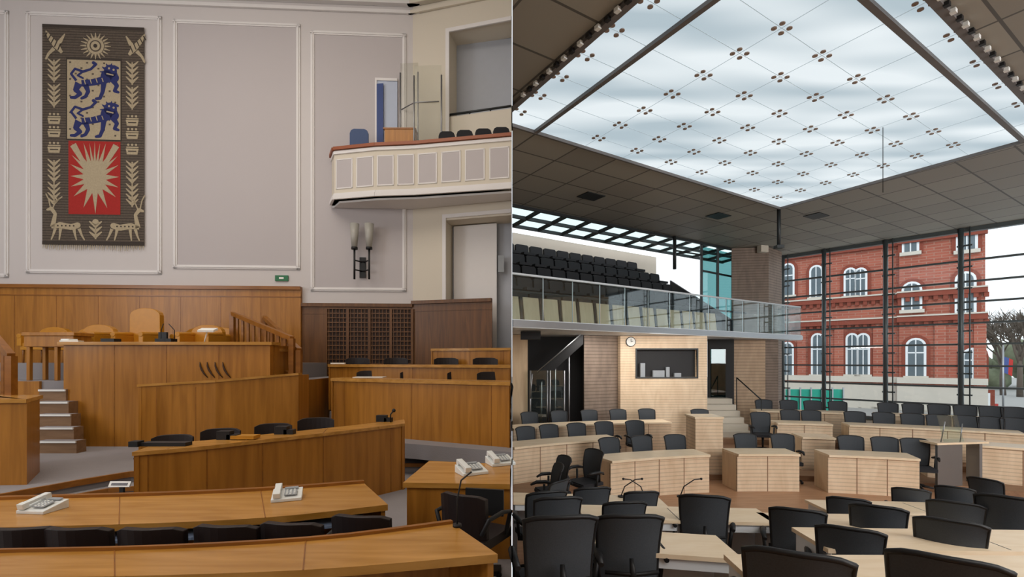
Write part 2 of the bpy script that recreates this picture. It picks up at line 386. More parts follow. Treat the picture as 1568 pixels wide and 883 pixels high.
# ---------------- balcony
ZR=Z(226,12.4); ZB=Z(301,12.3)
bp=[V((X(508,13.0),13.0)),V((X(512,12.55),12.55)),V((X(575,12.3),12.3)),V((X(637,12.2),12.2)),V((-XP,11.75))]
back=[V((-XP,12.42)),V((cor.x,cor.y-.02)),V((X(508,13.0),13.03))]
ZBF=ZR-.42
mb=MB()
mb.prism([V((p.x,p.y,ZB)) for p in bp+back],(0,0,.12),0)
mb.prism([V((p.x,p.y+(.13 if i<5 else 0),ZB+.12)) for i,p in enumerate(bp+back)],(0,0,ZBF-ZB-.12),0)
mb.prism([V((p.x,p.y,ZB-.05)) for p in [bp[0]+V((.08,0)),bp[1]+V((.1,.1)),bp[2]+V((0,.12)),bp[3]+V((0,.12)),bp[4]+V((0,.12))]+back],(0,0,.05),1)
for i in range(len(bp)-1):
    a,b=bp[i],bp[i+1]; a=V((a.x,a.y,0));b=V((b.x,b.y,0)); t=(b-a).normalized(); n=V((t.y,-t.x,0)); L=(b-a).length
    def band(z0,z1,o0,m,s0=0,s1=None):
        s1=L if s1 is None else s1
        mb.prism([a+t*s0+V((0,0,z0)),a+t*s1+V((0,0,z0)),a+t*s1+V((0,0,z1)),a+t*s0+V((0,0,z1))],n*o0,m)
    mb.prism([a+V((0,0,ZB)),b+V((0,0,ZB)),b+V((0,0,ZR)),a+V((0,0,ZR))],-n*.12,0)
    band(ZB,ZB+.1,.06,1); band(ZB+.1,ZB+.16,.03,1); band(ZR-.12,ZR-.04,.03,1)
    band(ZR-.02,ZR+.06,.07,2)
    mb.prism([a+V((0,0,ZR-.02)),b+V((0,0,ZR-.02)),b+V((0,0,ZR+.06)),a+V((0,0,ZR+.06))],-n*.16,2)
    if L>.6:
        k=max(1,round(L/.62)); 
        for j in range(k):
            c0=L*(j+.14)/k; c1=L*(j+.86)/k
            band(ZB+.3,ZR-.28,.012,3,c0,c1); band(ZB+.27,ZB+.3,.018,1,c0-.02,c1+.02); band(ZR-.28,ZR-.25,.018,1,c0-.02,c1+.02); band(ZB+.27,ZR-.25,.018,1,c0-.03,c0); band(ZB+.27,ZR-.25,.018,1,c1,c1+.03)
mb.obj('balcony',[m_cream,m_trimw,m_red,m_wl2],clip=LC)
mb=MB(); a=lw(578,200,.03); b=lw(609,200,.03); zt=lw(590,126).z; zb=ZBF
mb.prism([V((a.x,a.y,zb)),V((b.x,b.y,zb)),V((b.x,b.y,zt)),V((a.x,a.y,zt))],ln*.03,0)
mb.prism([V((a.x,a.y,zb))+ln*.03,V((a.x+.18,a.y,zb))+ln*.05,V((a.x+.18,a.y,zt-.1))+ln*.05,V((a.x,a.y,zt-.1))+ln*.03],ln*.04,1)
mb.prism([V((a.x-.05,a.y,zb)),V((a.x,a.y,zb)),V((a.x,a.y,zt+.05)),V((a.x-.05,a.y,zt+.05))],ln*.06,2)
mb.prism([V((a.x-.05,a.y,zt)),V((b.x,b.y,zt)),V((b.x,b.y,zt+.07)),V((a.x-.05,a.y,zt+.07))],ln*.06,2)
mb.obj('door_balcony',[plain('pale_blue_door',(176,186,205),.5,var=.03),m_bluep,m_trimw])
mb=MB()
for (u0,u1,dd) in ((613,640,12.75),(634,676,12.4)):
    p0=S(u0,200,dd);p1=S(u1,200,dd-.03); zt=Z(97 if u0<620 else 101,dd)
    mb.prism([V((p0.x,p0.y,ZBF)),V((p1.x,p1.y,ZBF)),V((p1.x,p1.y,zt)),V((p0.x,p0.y,zt))],(0,.008,0),0)
    for pp in (p0,p1): mb.tube([V((pp.x,pp.y,ZBF)),V((pp.x,pp.y,zt-.25))],.022,1,8)
p0=S(615,200,12.75);p1=S(634,200,12.4)
mb.tube([V((p0.x,p0.y,Z(160,12.5))),V((p1.x,p1.y,Z(160,12.5))),V((S(672,0,12.35).x,12.35,Z(160,12.5)))],.016,1,6)
mb.obj('glass_booth_screen',[m_glassw,m_steel])
mb=MB(); p0=S(590,196,12.5);p1=S(636,196,12.5)
mb.bb((p0.x,12.42,ZBF),(p1.x,12.75,Z(196,12.4)),0); mb.bb((p0.x-.03,12.4,Z(197,12.4)),(p1.x+.03,12.78,Z(195,12.4)),1)
mb.obj('interpreter_desk',[m_oak,m_oakedge])
def simple_chair(mats,w=.48,h=.85):
    mb=MB()
    mb.box((0,0,.44),(w,.44,.07),0)
    pts=[(-w/2,0,.48),(w/2,0,.48),(w/2,0,h-.12),(w/2*.86,0,h-.04),(w/2*.55,0,h),(-w/2*.55,0,h),(-w/2*.86,0,h-.04),(-w/2,0,h-.12)]
    mb.prism([V(p)+V((0,-.25,0)) for p in pts],(0,.05,0),0)
    for sx in (-1,1):
        for sy in (-1,1): mb.tube([(sx*(w/2-.04),sy*.19,.41),(sx*(w/2-.02),sy*.21,0)],.014,1,6)
    return mb
c1=S(553,200,12.75); o=simple_chair([m_blue],h=.97).obj('blue_balcony_chair',[m_blue,m_steel],loc=(c1.x,12.78,ZBF),rz=.05,bevel=.01)
ch=None
for u in (686,713,741,768):
    y=12.56-(u-686)*.0028; x=X(u,y)
    if ch is None: ch=simple_chair([m_blkf],w=.42,h=.8).obj('gallery_chair',[m_blkf,m_dsteel],loc=(x,y,ZBF),bevel=.01)
    else: inst(ch,'gallery_chair',(x,y,ZBF))
mb=MB(); a=rwall(686,165,-.1);b=rwall(782,150,-.1)
mb.tube([V((a.x,a.y,Z(163,12.6))),V((b.x,b.y,Z(163,12.6)))],.03,0,8)
for i in range(4):
    p=a.lerp(b,i/3); mb.tube([V((p.x,p.y,zn(735,203))),V((p.x,p.y,Z(163,12.6)))],.02,0,6)
mb.obj('gallery_handrail',[m_dsteel])
mb=MB(); a=rwall(686,203,-.05);b=rwall(782,203,-.05); z0=zn(735,203); mb.prism([V((a.x,a.y,z0)),V((b.x,b.y,z0)),V((b.x,b.y,z0+.55)),V((a.x,a.y,z0+.55))],(0,.06,0)); mb.obj('gallery_parapet',[m_cream])
mb=MB()
for (u0,u1,v0,v1) in ((683,783,41,203),(678,783,330,466)):
    a=rwall(u0,300);zt=zn(735,v0);zb=zn(735,v1); b=rwall(783,300)
    mb.prism([V((a.x,a.y,zb)),V((a.x,a.y,zt)),V((a.x,a.y,zt))+rt*.1,V((a.x,a.y,zb))+rt*.1],rn*.04)
    mb.prism([V((a.x,a.y,zt)),V((b.x,b.y,zt)),V((b.x,b.y,zt+.1)),V((a.x,a.y,zt+.1))],rn*.04)
mb.obj('trim_openings',[m_trimw],clip=LC)
mb=MB(); a=rwall(684,340,-.5);b=rwall(752,340,-.5); mb.prism([V((a.x,a.y,1.6)),V((b.x,b.y,1.6)),V((b.x,b.y,zn(720,336))),V((a.x,a.y,zn(720,336)))],(0,.08,0),0)
mb.box((b.x+.12,b.y-.02,zn(760,398)),(.16,.06,.45),1)
mb.obj('door_passage',[m_trimw,m_grey])
# ---------------- platforms
UP=2.3; DA=1.05
mb=MB()
edge=[G(-220,792,DA),G(0,757,DA),G(120,735,DA),G(200,722,DA),G(400,708,DA),G(620,690,DA),G(783,690,DA)]
top=[V((p.x,p.y,LF)) for p in edge]
mb.prism(top+[V((-XP,14,LF)),V((XL,14,LF)),V((XL,top[0].y,LF))],(0,0,DA-LF),0)
e2=[V((p.x,p.y-.38,LF)) for p in edge]
mb.prism(e2+[V((-XP,9.5,LF)),V((XL,9,LF)),V((XL,e2[0].y,LF))],(0,0,.15),0)
for i in range(len(edge)-1):
    a,b=edge[i],edge[i+1]; mb.beam(V((a.x,a.y-.02,DA-.03)),V((b.x,b.y-.02,DA-.03)),.05,.08,1)
    a,b=e2[i],e2[i+1]; mb.beam(V((a.x,a.y-.02,LF+.13)),V((b.x,b.y-.02,LF+.13)),.05,.06,1)
mb.obj('floor_dais',[m_carpet,m_oakedge],clip=LC)
mb=MB(); mb.bb((XL,9.45,DA),(X(463,9.9),12.5,UP),0)
mb.bb((XL+.1,10.25,UP),(X(440,10.3),12.5,UP+.35),0)
mb.bb((X(415,9.45),9.4,DA),(X(463,9.9)+.02,9.46,UP),1); mb.bb((XL,9.4,DA),(X(60,9.4),9.46,UP),1)
mb.bb((X(463,9.9)-.02,9.45,DA),(X(463,9.9)+.04,12.5,UP),1)
mb.obj('floor_platform',[m_carpet,m_oak])
mb=MB()
pf=[G(482,668,1.3),G(640,680,1.3),G(783,692,1.3)]
mb.prism([V((p.x,p.y,DA)) for p in pf]+[V((-XP,13,DA)),V((X(480,9.9),12.9,DA))],(0,0,.25),0)
mb.prism([V((X(480,9.9)+.1,10.5,1.3)),V((-XP,9.0,1.3)),V((-XP,12.6,1.3)),V((X(480,9.9)+.2,12.8,1.3))],(0,0,.3),0)
mb.obj('floor_benches',[m_carpet],clip=LC)
mb=MB()
for k in range(5):
    dd=8.62+.16*k; z0=DA; z1=DA+.22*(k+1)
    x0=X(60,dd); x1=X(117-4*k,dd)
    mb.bb((x0,dd,z0),(x1,9.38 if k==4 else dd+.2,z1),0); mb.bb((x0,dd-.025,z1-.035),(x1,dd,z1),1); mb.bb((x0,dd-.02,z1),(x1,dd+.14,z1+.006),2)
mb.obj('platform_steps',[m_carpetr,m_paper,m_carpet])
# ---------------- podium
def panelfront(mb,a,b,z0,z1,n,m,ms,k,out=.004):
    t=(b-a); L=t.length; t=t.normalized()
    for i in range(1,k):
        c=a+t*(L*i/k); mb.prism([c-t*.006+V((0,0,z0)),c+t*.006+V((0,0,z0)),c+t*.006+V((0,0,z1)),c-t*.006+V((0,0,z1))],n*out,ms)
PZ=Z(528,9.3)
mb=MB(); x0=X(95,9.3);x1=X(415,9.3)
mb.prism([V((x0+.03,9.3,DA)),V((x1-.02,9.3,DA)),V((x1-.02,9.44,DA)),V((x0+.03,9.44,DA))],(0,0,PZ-DA),0)
mb.bb((x0,9.44,UP),(x0+.05,10.1,PZ),0); mb.bb((x1-.05,9.44,UP),(x1,10.1,PZ),0)
mb.bb((x0-.04,9.24,PZ),(x1+.04,9.62,PZ+.06),1); mb.bb((x0-.02,9.62,PZ-.12),(x1+.02,10.15,PZ-.06),1)
panelfront(mb,V((x0,9.3,0)),V((x1,9.3,0)),DA,PZ,V((0,-1,0)),0,2,4)
mb.obj('presidium_podium',[m_oak,m_oakh,m_oakedge])
mb=MB()
for i,u in enumerate((306,317,329,341)):
    pts=[S(u+k*k*.75,554+k*6,9.285) for k in range(5)]; mb.tube(pts,[.006,.016,.02,.016,.006],0,6)
mb.obj('podium_emblem',[plain('engraved_brown',(60,34,14),.6)])
mb=MB()
a=V((X(212,8.05),8.05,0)); b=V((X(330,8.2),8.2,0)); c=V((X(457,8.75),8.75,0))
za,zb_,zc=Z(592,8.05),Z(585,8.2),Z(574,8.75)
for (p,q,z1,z2) in ((a,b,za,zb_),(b,c,zb_,zc)):
    mb.prism([p+V((0,0,DA)),q+V((0,0,DA)),q+V((0,0,z2)),p+V((0,0,z1))],(0,.08,0),0)
    mb.prism([p+V((-.01,-.02,z1)),q+V((.01,-.02,z2)),q+V((.01,-.02,z2+.04)),p+V((-.01,-.02,z1+.04))],(0,.14,0),1)
mb.prism([a+V((0,0,DA)),a+V((0,.5,DA)),a+V((0,.5,za-.1)),a+V((0,0,za))],(.05,0,0),0)
mb.prism([c+V((-.05,.08,DA)),c+V((-.05,.45,DA)),c+V((-.05,.45,zc)),c+V((-.05,.08,zc))],(.05,0,0),0)
mb.prism([a+V((.05,.1,za-.1)),b+V((0,.1,za-.1)),c+V((-.05,.1,zc-.1)),c+V((-.05,.45,zc-.1)),b+V((0,.5,za-.1)),a+V((.05,.5,za-.1))],(0,0,.04),1)
for t_ in (.3,.95): mb.prism([a+V((t_,-.004,DA)),a+V((t_+.012,-.004,DA)),a+V((t_+.012,-.004,za)),a+V((t_,-.004,za))],(0,.004,0),2)
mb.obj('speakers_lectern',[m_oak,m_oakh,m_oakedge])
def armchair(w,h,bd=.14):
    mb=MB()
    mb.box((0,0,.38),(w-.1,.52,.16),0)
    n=8; pts=[]
    for i in range(n+1):
        a=math.pi*i/n; pts.append((-w/2*math.cos(a)*(1 if abs(math.cos(a))<.9 else .97),0,h-.16+.16*math.sin(a)))
    mb.prism([(-w/2,.22,.4)]+[(x,.22,z) for x,y,z in pts]+[(w/2,.22,.4)],(0,bd,0),0,smooth=False)
    for sx in (-1,1):
        mb.box((sx*(w/2-.05),-.02,.5),(.1,.54,.22),0); mb.tube([(sx*(w/2-.05),-.3,.62),(sx*(w/2-.05),.25,.64)],.055,0,10)
        for sy in (-.22,.22): mb.tube([(sx*(w/2-.09),sy,.3),(sx*(w/2-.08),sy,0)],.025,1,8)
    return mb
UR=UP+.35
big=armchair(.7,1.24).obj('president_armchair',[m_amber,m_oakedge],loc=(X(210,10.7),10.7,UR),bevel=.04)
sm=None
for (u,d) in ((137,10.6),(307,10.7),(68,11.4),(128,11.6),(296,11.6),(332,11.6)):
    loc=(X(u,d),d,UR)
    if sm is None: sm=armchair(.72,.86).obj('amber_armchair',[m_amber,m_oakedge],loc=loc,bevel=.04)
    else: inst(sm,'amber_armchair',loc)
mb=MB(); d=9.7
x0,x1=X(34,d),X(92,d)
mb.bb((x0,d-.02,UP+.9),(x1+.3,d+.45,UP+.97),0); mb.bb((x0+.03,d,UP+.68),(x1+.27,d+.42,UP+.9),0)
for xx in (x0+.1,x1-.1):
    for yy in (d+.05,d+.38): mb.beam((xx,yy,UP),(xx,yy,UP+.7),.07,.07,0)
mb.obj('clerk_table',[m_oak],bevel=.008)
mb=MB()
for (u,w) in ((170,.26),(250,.2),(262,.12)): mb.box((X(u,9.5),9.5,PZ+.095),(w,.18,.07),0)
mb.box((X(250,9.52),9.52,PZ+.18),(.16,.05,.16),0)
for u,s in ((247,1),(267,-1)):
    mb.tube([(X(u,9.5),9.5,PZ+.06),(X(u,9.5),9.5,PZ+.3),(X(u+s*6,9.5),9.45,PZ+.42)],.008,0,6)
mb.obj('podium_microphones',[m_blk])
mb=MB(); mb.box((X(110,9.5),9.5,PZ+.08),(.3,.2,.03),0,.3); mb.box((X(106,9.5),9.5,PZ+.11),(.2,.16,.03),0,-.2); mb.box((X(318,9.5),9.5,PZ+.3),(.3,.18,.04),0,.1,rx=.3);mb.tube([(X(312,9.5),9.52,PZ+.06),(X(318,9.5),9.5,PZ+.3)],.012,0,6); mb.obj('paper_stack',[m_paper])
def banister(name,pts,zb,n=9,h=.8):
    mb=MB(); a,b=V(pts[0]),V(pts[1])
    mb.beam(a,b,.09,.09,0)
    mb.beam(a-V((0,0,h)),b-V((0,0,h)),.06,.09,0)
    for i in range(n+1):
        p=a.lerp(b,i/n); mb.beam(p-V((0,0,h if 0<i<n else h+.1)),p,.05 if 0<i<n else .1,.05 if 0<i<n else .1,0)
    return mb.obj(name,[m_oakedge])
banister('stair_banister',(S(356,480,11.6),S(447,518,9.75)),0,10,.75)
banister('stair_banister',(S(405,486,11.9),S(458,536,9.8)),0,7,.7)
banister('stair_banister',(S(-25,495,8.0),S(17,545,7.2)),0,4,.75)
mb=MB(); zt=2.14; a=V((X(-120,6.5),6.3,0)); b=V((X(40,6.4),6.4,0)); c=V((X(66,7.2),7.2,0))
top=[a,b,c,V((X(-60,7.3),7.3,0)),V((a.x,7.3,0))]
mb.prism([V((p.x,p.y,DA)) for p in [a+V((0,.03,0)),b+V((-.02,.03,0)),c+V((-.03,-.02,0)),V((X(-60,7.2),7.2,0)),V((a.x,7.2,0))]],(0,0,zt-DA),0)
mb.prism([V((p.x,p.y,zt)) for p in top],(0,0,.05),1)
mb.obj('side_desk',[m_oak,m_oakh])
def strip(fr,bk,zt,zf,name,mats,th=.05,front=True,back=False,ends=True,seam=None,lip=0):
    mb=MB(); n=len(fr)
    def col(p,z): return V((p[0],p[1],z))
    for i in range(n-1):
        q=[fr[i],fr[i+1],bk[i+1],bk[i]]
        mb.prism([col(p,zt-th) for p in q],(0,0,th),1)
        for on,E,O in ((front,fr,bk),(back,bk,fr)):
            if on:
                a,b=V(E[i]),V(E[i+1]); ia=a.lerp(V(O[i]),.07); ib=b.lerp(V(O[i+1]),.07); ja=a.lerp(V(O[i]),.13); jb=b.lerp(V(O[i+1]),.13)
                mb.prism([col(ia,zf),col(ib,zf),col(jb,zf),col(ja,zf)],(0,0,zt-th-zf),0)
                if i%3==1:
                    t=(ib-ia).normalized()*.012; nn=(a-V(O[i])).normalized()*.004
                    mb.prism([col(ia+nn,zf),col(ia+nn+t,zf),col(ia+t,zf),col(ia,zf)],(0,0,zt-th-zf),2)
        if lip:
            a,b=V(bk[i]),V(bk[i+1]); ia=a.lerp(V(fr[i]),.06); ib=b.lerp(V(fr[i+1]),.06)
            mb.prism([col(a,zt),col(b,zt),col(ib,zt),col(ia,zt)],(0,0,lip),2)
        if i%4==2:
            a,b=V(fr[i]),V(bk[i]); t=(V(fr[i+1])-a).normalized()*.008
            mb.prism([col(a,zt),col(b,zt),col(b+t,zt),col(a+t,zt)],(0,0,.002),2)
    if ends:
        for i,j in ((0,1),(n-1,n-2)):
            a,b=V(fr[i]).lerp(V(bk[i]),.03),V(fr[i]).lerp(V(bk[i]),.97); t=(V(fr[j])-V(fr[i])).normalized()*.05; t0=t*.3
            mb.prism([col(a+t0,zf),col(b+t0,zf),col(b+t,zf),col(a+t,zf)],(0,0,zt-th-zf),0)
    return mb.obj(name,mats,clip=None)
def smoothpts(pts,n=14):
    out=[];k=len(pts)
    for i in range(n+1):
        t=i/n*(k-1); j=min(int(t),k-2); f=t-j
        p0=V(pts[max(j-1,0)]);p1=V(pts[j]);p2=V(pts[j+1]);p3=V(pts[min(j+2,k-1)])
        out.append(tuple(.5*((2*p1)+(p2-p0)*f+(2*p0-5*p1+4*p2-p3)*f*f+(3*p1-p0-3*p2+p3)*f**3)))
    return out
def gxy(lst,z): return [(G(u,v,z).x,G(u,v,z).y) for u,v in lst]
FZ=1.75
fr=smoothpts(gxy([(202,692),(300,684),(400,673),(510,661),(620,648)],FZ)); 
bk=[(x-.12,y+.5) for x,y in fr]
strip(fr,bk,FZ,LF,'stenographers_desk',[m_oak,m_oakh,m_oakedge],.04)
PZT=1.5
fr=smoothpts(gxy([(-170,812),(0,807),(250,800),(430,790),(594,772)],PZT)); bk=smoothpts(gxy([(-170,770),(0,763),(250,756),(420,748),(556,738)],PZT))
strip(fr,bk,PZT,LF,'members_desk',[m_oak,m_oakh,m_oakedge],.05,front=False,back=True,lip=.025)
mb=MB()
for i in range(0,13):
    a=V(fr[i]).lerp(V(bk[i]),.12);b=V(fr[i+1]).lerp(V(bk[i+1]),.12)
    mb.beam((a.x,a.y,PZT-.12),(b.x,b.y,PZT-.12),.25,.02,0)
mb.obj('paper_shelf',[plain('shelf_bluegrey',(120,135,160),.5)])
NZ=1.56; NF=.81
fr2=smoothpts(gxy([(-120,890),(0,885),(250,880),(500,870),(762,848)],NZ)); bk2=smoothpts(gxy([(-120,848),(0,844),(250,838),(500,823),(690,799)],NZ))
strip(fr2,bk2,NZ,NF,'members_desk',[m_oak,m_oakh,m_oakedge],.05,front=False,back=True,lip=.02)
mb=MB(); mb.prism([V((XL,-2.9,LF)),V((-XP,-2.9,LF)),V((-XP,3.3,LF)),V((X(690,3.4),3.4,LF)),V((X(300,2.75),3.0,LF)),V((XL,2.9,LF))],(0,0,.06)); mb.obj('floor_rear_tier',[m_carpet])
mb=MB(); dz=1.5
a=G(623,737,dz)
mb.prism([V((a.x,a.y,LF)),V((-.02,4.75,LF)),V((-.02,5.3,LF)),V((a.x+.1,5.6,LF))],(0,0,dz-.05-LF),0)
mb.prism([V((a.x-.03,a.y-.04,dz-.05)),V((-.02,4.7,dz-.05)),V((-.02,5.6,dz-.05)),V((a.x+.05,5.8,dz-.05))],(0,0,.05),1)
for uu in (660,700): mb.bb((X(uu,4.8)-.005,a.y-.005,LF),(X(uu,4.8)+.005,a.y+.05,dz-.06),2)
mb.obj('aisle_desk',[m_oak,m_oakh,m_oakedge])
def phone():
    mb=MB()
    mb.prism([(-.12,-.1,0),(-.12,.1,0),(-.12,.1,.07),(-.12,-.1,.025)],(.24,0,0),0)
    mb.box((-.075,0,.085),(.05,.2,.025),0,rx=.2); mb.box((-.075,.085,.09),(.055,.05,.045),0,rx=.2); mb.box((-.075,-.085,.06),(.055,.05,.045),0,rx=.2)
    mb.box((.03,-.02,.057),(.1,.1,.008),1,rx=.22); mb.box((.03,.07,.075),(.11,.035,.01),1,rx=.22)
    for i in range(3):
        for j in range(4): mb.box((.0+i*.03,-.055+j*.024,.053+j*.0055),(.018,.014,.012),0,rx=.22)
    return mb
ph=phone().obj('desk_telephone',[m_white,m_grey],loc=tuple(G(66,781,PZT)),rz=-.1,bevel=.004)
for (u,v,z,rz,sc) in ((440,763,PZT,.35,1),(722,724,dz,.5,1.2),(766,710,dz,.4,1.2)):
    inst(ph,'desk_telephone',tuple(G(u,v,z)+V((0,0,.001))),rz,sc)
def conf_chair():
    mb=MB()
    n=8; w=.44
    for k in range(n):
        a0=-1+2*k/n; a1=-1+2*(k+1)/n
        f=lambda a,z,o:(a*w/2,-.24+.07*a*a+o,z)
        h=lambda a:.86-.03*abs(a)**6
        vs=[f(a0,.5,0),f(a1,.5,0),f(a1,h(a1),-.03),f(a0,h(a0),-.03),f(a0,.5,.04),f(a1,.5,.04),f(a1,h(a1),.02),f(a0,h(a0),.02)]
        mb.add(vs,[(0,1,2,3),(7,6,5,4),(0,4,5,1),(3,2,6,7)]+([(0,3,7,4)] if k==0 else [])+([(1,5,6,2)] if k==n-1 else []),0,False)
    mb.box((0,0,.46),(.46,.46,.08),0)
    for sx in (-1,1):
        mb.tube([(sx*.2,-.22,.55),(sx*.26,-.2,.68),(sx*.27,.0,.69),(sx*.26,.15,.66),(sx*.23,.12,.46)],.02,1,8)
    mb.tube([(0,0,.42),(0,0,.08)],.03,1,8)
    for i in range(5):
        a=2*math.pi*i/5; mb.tube([(0,0,.1),(.27*math.cos(a),.27*math.sin(a),.06)],[.025,.015],1,6); mb.ball((.27*math.cos(a),.27*math.sin(a),.03),.03,1,8)
    return mb
cc=conf_chair().obj('members_chair',[m_brnch,m_blk],loc=(X(98,3.1),3.38,LF),bevel=.006)
for (u,d,rz) in ((8,3.1,.1),(215,3.1,0),(335,3.15,-.05),(440,3.2,-.1),(552,3.35,-.15)):
    inst(cc,'members_chair',(X(u,d),d+.28,LF),rz,1.0)
inst(cc,'members_chair',(X(728,4.15),4.15,LF),-.5,1.0)
for u,v in ((256,668),(332,658),(415,650),(482,641)):
    d=5.1+ (u-202)/418*2.0+.95
    sc=(Z(v,d)-LF)/.87
    inst(cc,'members_chair',(X(u,d),d,LF),math.pi+.3,min(sc,1.3))
mb=MB()
for (u,v) in ((345,672),(432,664),(585,645)):
    p=G(u,v,FZ); mb.box((p.x,p.y+.0,FZ+.05),(.16,.1,.1),0); mb.box((p.x+.1,p.y,FZ+.03),(.12,.1,.06),0)
p=G(598,646,FZ); mb.tube([(p.x,p.y,FZ),(p.x,p.y,FZ+.12),(p.x+.05,p.y,FZ+.18)],.012,0,6); mb.ball((p.x+.05,p.y,FZ+.18),.03,0)
mb.obj('desk_microphones',[m_blk])
mb=MB(); p=G(250,683,FZ)
mb.box((p.x,p.y+.05,FZ+.02),(.5,.12,.04),0); mb.box((p.x-.3,p.y,FZ+.03),(.1,.1,.06),0); mb.obj('keyboard_device',[m_blk])
mb=MB(); p=G(376,672,FZ); mb.box((p.x,p.y,FZ+.03),(.28,.16,.04),0); mb.obj('yellow_folder',[m_amber])
def bench(name,fa,fb,zt,zf,dep=.55,paper=None):
    fr=smoothpts([fa,((fa[0]+fb[0])/2,(fa[1]+fb[1])/2-.05),fb],8); bk=[(x+.05,y+dep) for x,y in fr]; bk[-1]=(fb[0],fb[1]+dep)
    return strip(fr,bk,zt,zf,name,[m_oak,m_oakh,m_oakedge],.06)
bench('government_bench',(X(506,9.5),9.5),(-.03,7.75),2.36,1.3)
bench('government_bench',(X(498,10.7),10.85),(-.03,9.3),2.62,1.6)
bench('government_bench',(X(660,12.0),11.95),(-.03,11.2),3.0,1.6,.4)
mb=MB(); mb.box((X(518,11.0),11.0,2.64),(.3,.22,.03),0,.2); mb.box((X(565,9.7),9.75,2.37),(.6,.3,.01),0); mb.obj('paper_sheets',[m_paper])
for u,d,z in ((566,10.2,1.3),(634,10.0,1.3),(708,9.6,1.3),(755,9.2,1.3),(546,11.6,1.6),(606,11.45,1.6),(684,11.2,1.6),(745,10.8,1.6)):
    o=inst(cc,'members_chair',(X(u,d),d,z),math.pi+.2,1.0); o.scale=(1.3,1.1,1.38 if z<1.5 else 1.36)
for u,v,z in ((47,609,None),(184,741,None)):
    mb=MB(); d=7.7 if u<100 else 6.0
    p=S(u,v,d); mb.box(p,(.26,.02,.07),0,rx=-.5); mb.box(p+V((0,-.012,0.004)),(.2,.004,.03),1,rx=-.5)
    if u<100: mb.box((p.x,p.y+.06,(p.z+DA)/2-.03),(.05,.05,p.z-DA-.05),2)
    else: mb.box((p.x,p.y+.03,(p.z+LF)/2),(.05,.03,p.z-LF-.05),2)
    mb.obj('info_sign',[m_paper,m_cardtxt,m_dsteel])
mb=MB(); p=G(700,806,NZ)
mb.tube([p,S(700,765,p.y+.03),S(706,735,p.y+.05),S(722,722,p.y+.05)],.006,0,6); mb.tube([p,p+V((0,0,.02))],.03,0,10); mb.obj('gooseneck_microphone',[m_blk])
mb=MB(); d=4.45; mb.box((X(742,d),d,Z(768,d)),(.36,.03,.24),0,-.2); mb.box((X(742,d),d+.03,Z(790,d)),(.05,.04,.2),0); mb.box((X(742,d),d+.03,LF+.32),(.04,.04,.62),0); mb.box((X(742,d),d+.03,LF+.01),(.3,.2,.02),0);mb.obj('desk_monitor',[m_blk])
# ================================================================= PARTITION
mb=MB()
for y0,y1 in ((.3,24),(-.3,-3.2)):
    w0,w1=(0.0003,.02)
    mb.add([(-w0,y0,-.5),(-w1,y1,-.5),(-w1,y1,13),(-w0,y0,13)],[(0,1,2,3)],0)
    mb.add([(w0,y0,-.5),(w1,y1,-.5),(w1,y1,13),(w0,y0,13)],[(0,1,2,3)],1)
mb.obj('wall_partition',[m_cream,plain('partition_taupe',(150,138,124),.7)])
# ================================================================= RIGHT ROOM
m_bw=wood('light_slat_wood',(216,188,156),(234,210,180),(3,3,1),.5,slat=13,slatdark=.8)
m_bwd=wood('taupe_slat_wood',(122,106,94),(144,126,112),(3,3,1),.6,slat=10,slatdark=.62)
m_bt=wood('light_birch_top',(230,206,172),(242,222,194),(2,8,8),.35)
m_be=wood('birch_plain',(210,182,148),(228,202,168),(5,5,.8),.5)
m_fl=wood('brown_parquet',(160,118,86),(184,140,106),(1.2,9,9),.4)
m_step=wood('step_wood',(128,96,72),(152,116,88),(1.2,9,9),.5)
m_white2=plain('white_metal',(222,226,230),.4,var=.02)
m_beige=plain('beige_concrete',(204,196,182),.8,var=.05,scale=2)
RZ=7.0
C=G(1195,318,RZ); A_=G(784,190,RZ); B_=G(1568,215,RZ)
e1=(A_-C).normalized(); e2=(B_-C).normalized()
det=e1.x*e2.y-e1.y*e2.x
def AB(u,v):
    w=G(u,v,RZ)-C; return ((w.x*e2.y-w.y*e2.x)/det,(e1.x*w.y-e1.y*w.x)/det)
def cp(a,b,z=RZ): q=C+e1*a+e2*b; return V((q.x,q.y,z))
a0,b0=AB(1197,45); a1,_=AB(1321,118); _,b1=AB(1022,142)
da=(a0-a1)/2; db=(b0-b1)/3
abar=(AB(805,197)[0]+AB(1125,0)[0])/2; aout=(AB(784,150)[0]+AB(985,0)[0])/2
bbar=(AB(1283,0)[1]+AB(1568,190)[1])/2; bout=(AB(1415,0)[1]+AB(1568,130)[1])/2
ang=math.atan2(e1.y,e1.x)
def lum():
    m,nt,b=newmat('glow_streak_ceiling_glass')  # skylight glow and bright cloud streaks are painted into the emission colour
    tc=nt.nodes.new('ShaderNodeTexCoord'); mp=nt.nodes.new('ShaderNodeMapping'); mp.inputs['Rotation'].default_value=(0,0,-ang-.35); mp.inputs['Scale'].default_value=(.3,1.25,1)
    n=nt.nodes.new('ShaderNodeTexNoise'); n.inputs['Scale'].default_value=1.0; n.inputs['Detail'].default_value=1
    nt.links.new(tc.outputs['Object'],mp.inputs[0]); nt.links.new(mp.outputs[0],n.inputs['Vector'])
    r=nt.nodes.new('ShaderNodeValToRGB'); r.color_ramp.elements[0].position=.34; r.color_ramp.elements[1].position=.64
    r.color_ramp.elements[0].color=srgb((176,193,202)); r.color_ramp.elements[1].color=srgb((230,239,243))
    nt.links.new(n.outputs['Fac'],r.inputs[0]); nt.links.new(r.outputs[0],b.inputs['Emission Color'])
    b.inputs['Emission Strength'].default_value=1.0; b.inputs['Base Color'].default_value=(.03,.03,.03,1); b.inputs['Roughness'].default_value=.5
    return m
m_lum=lum()
mb=MB()
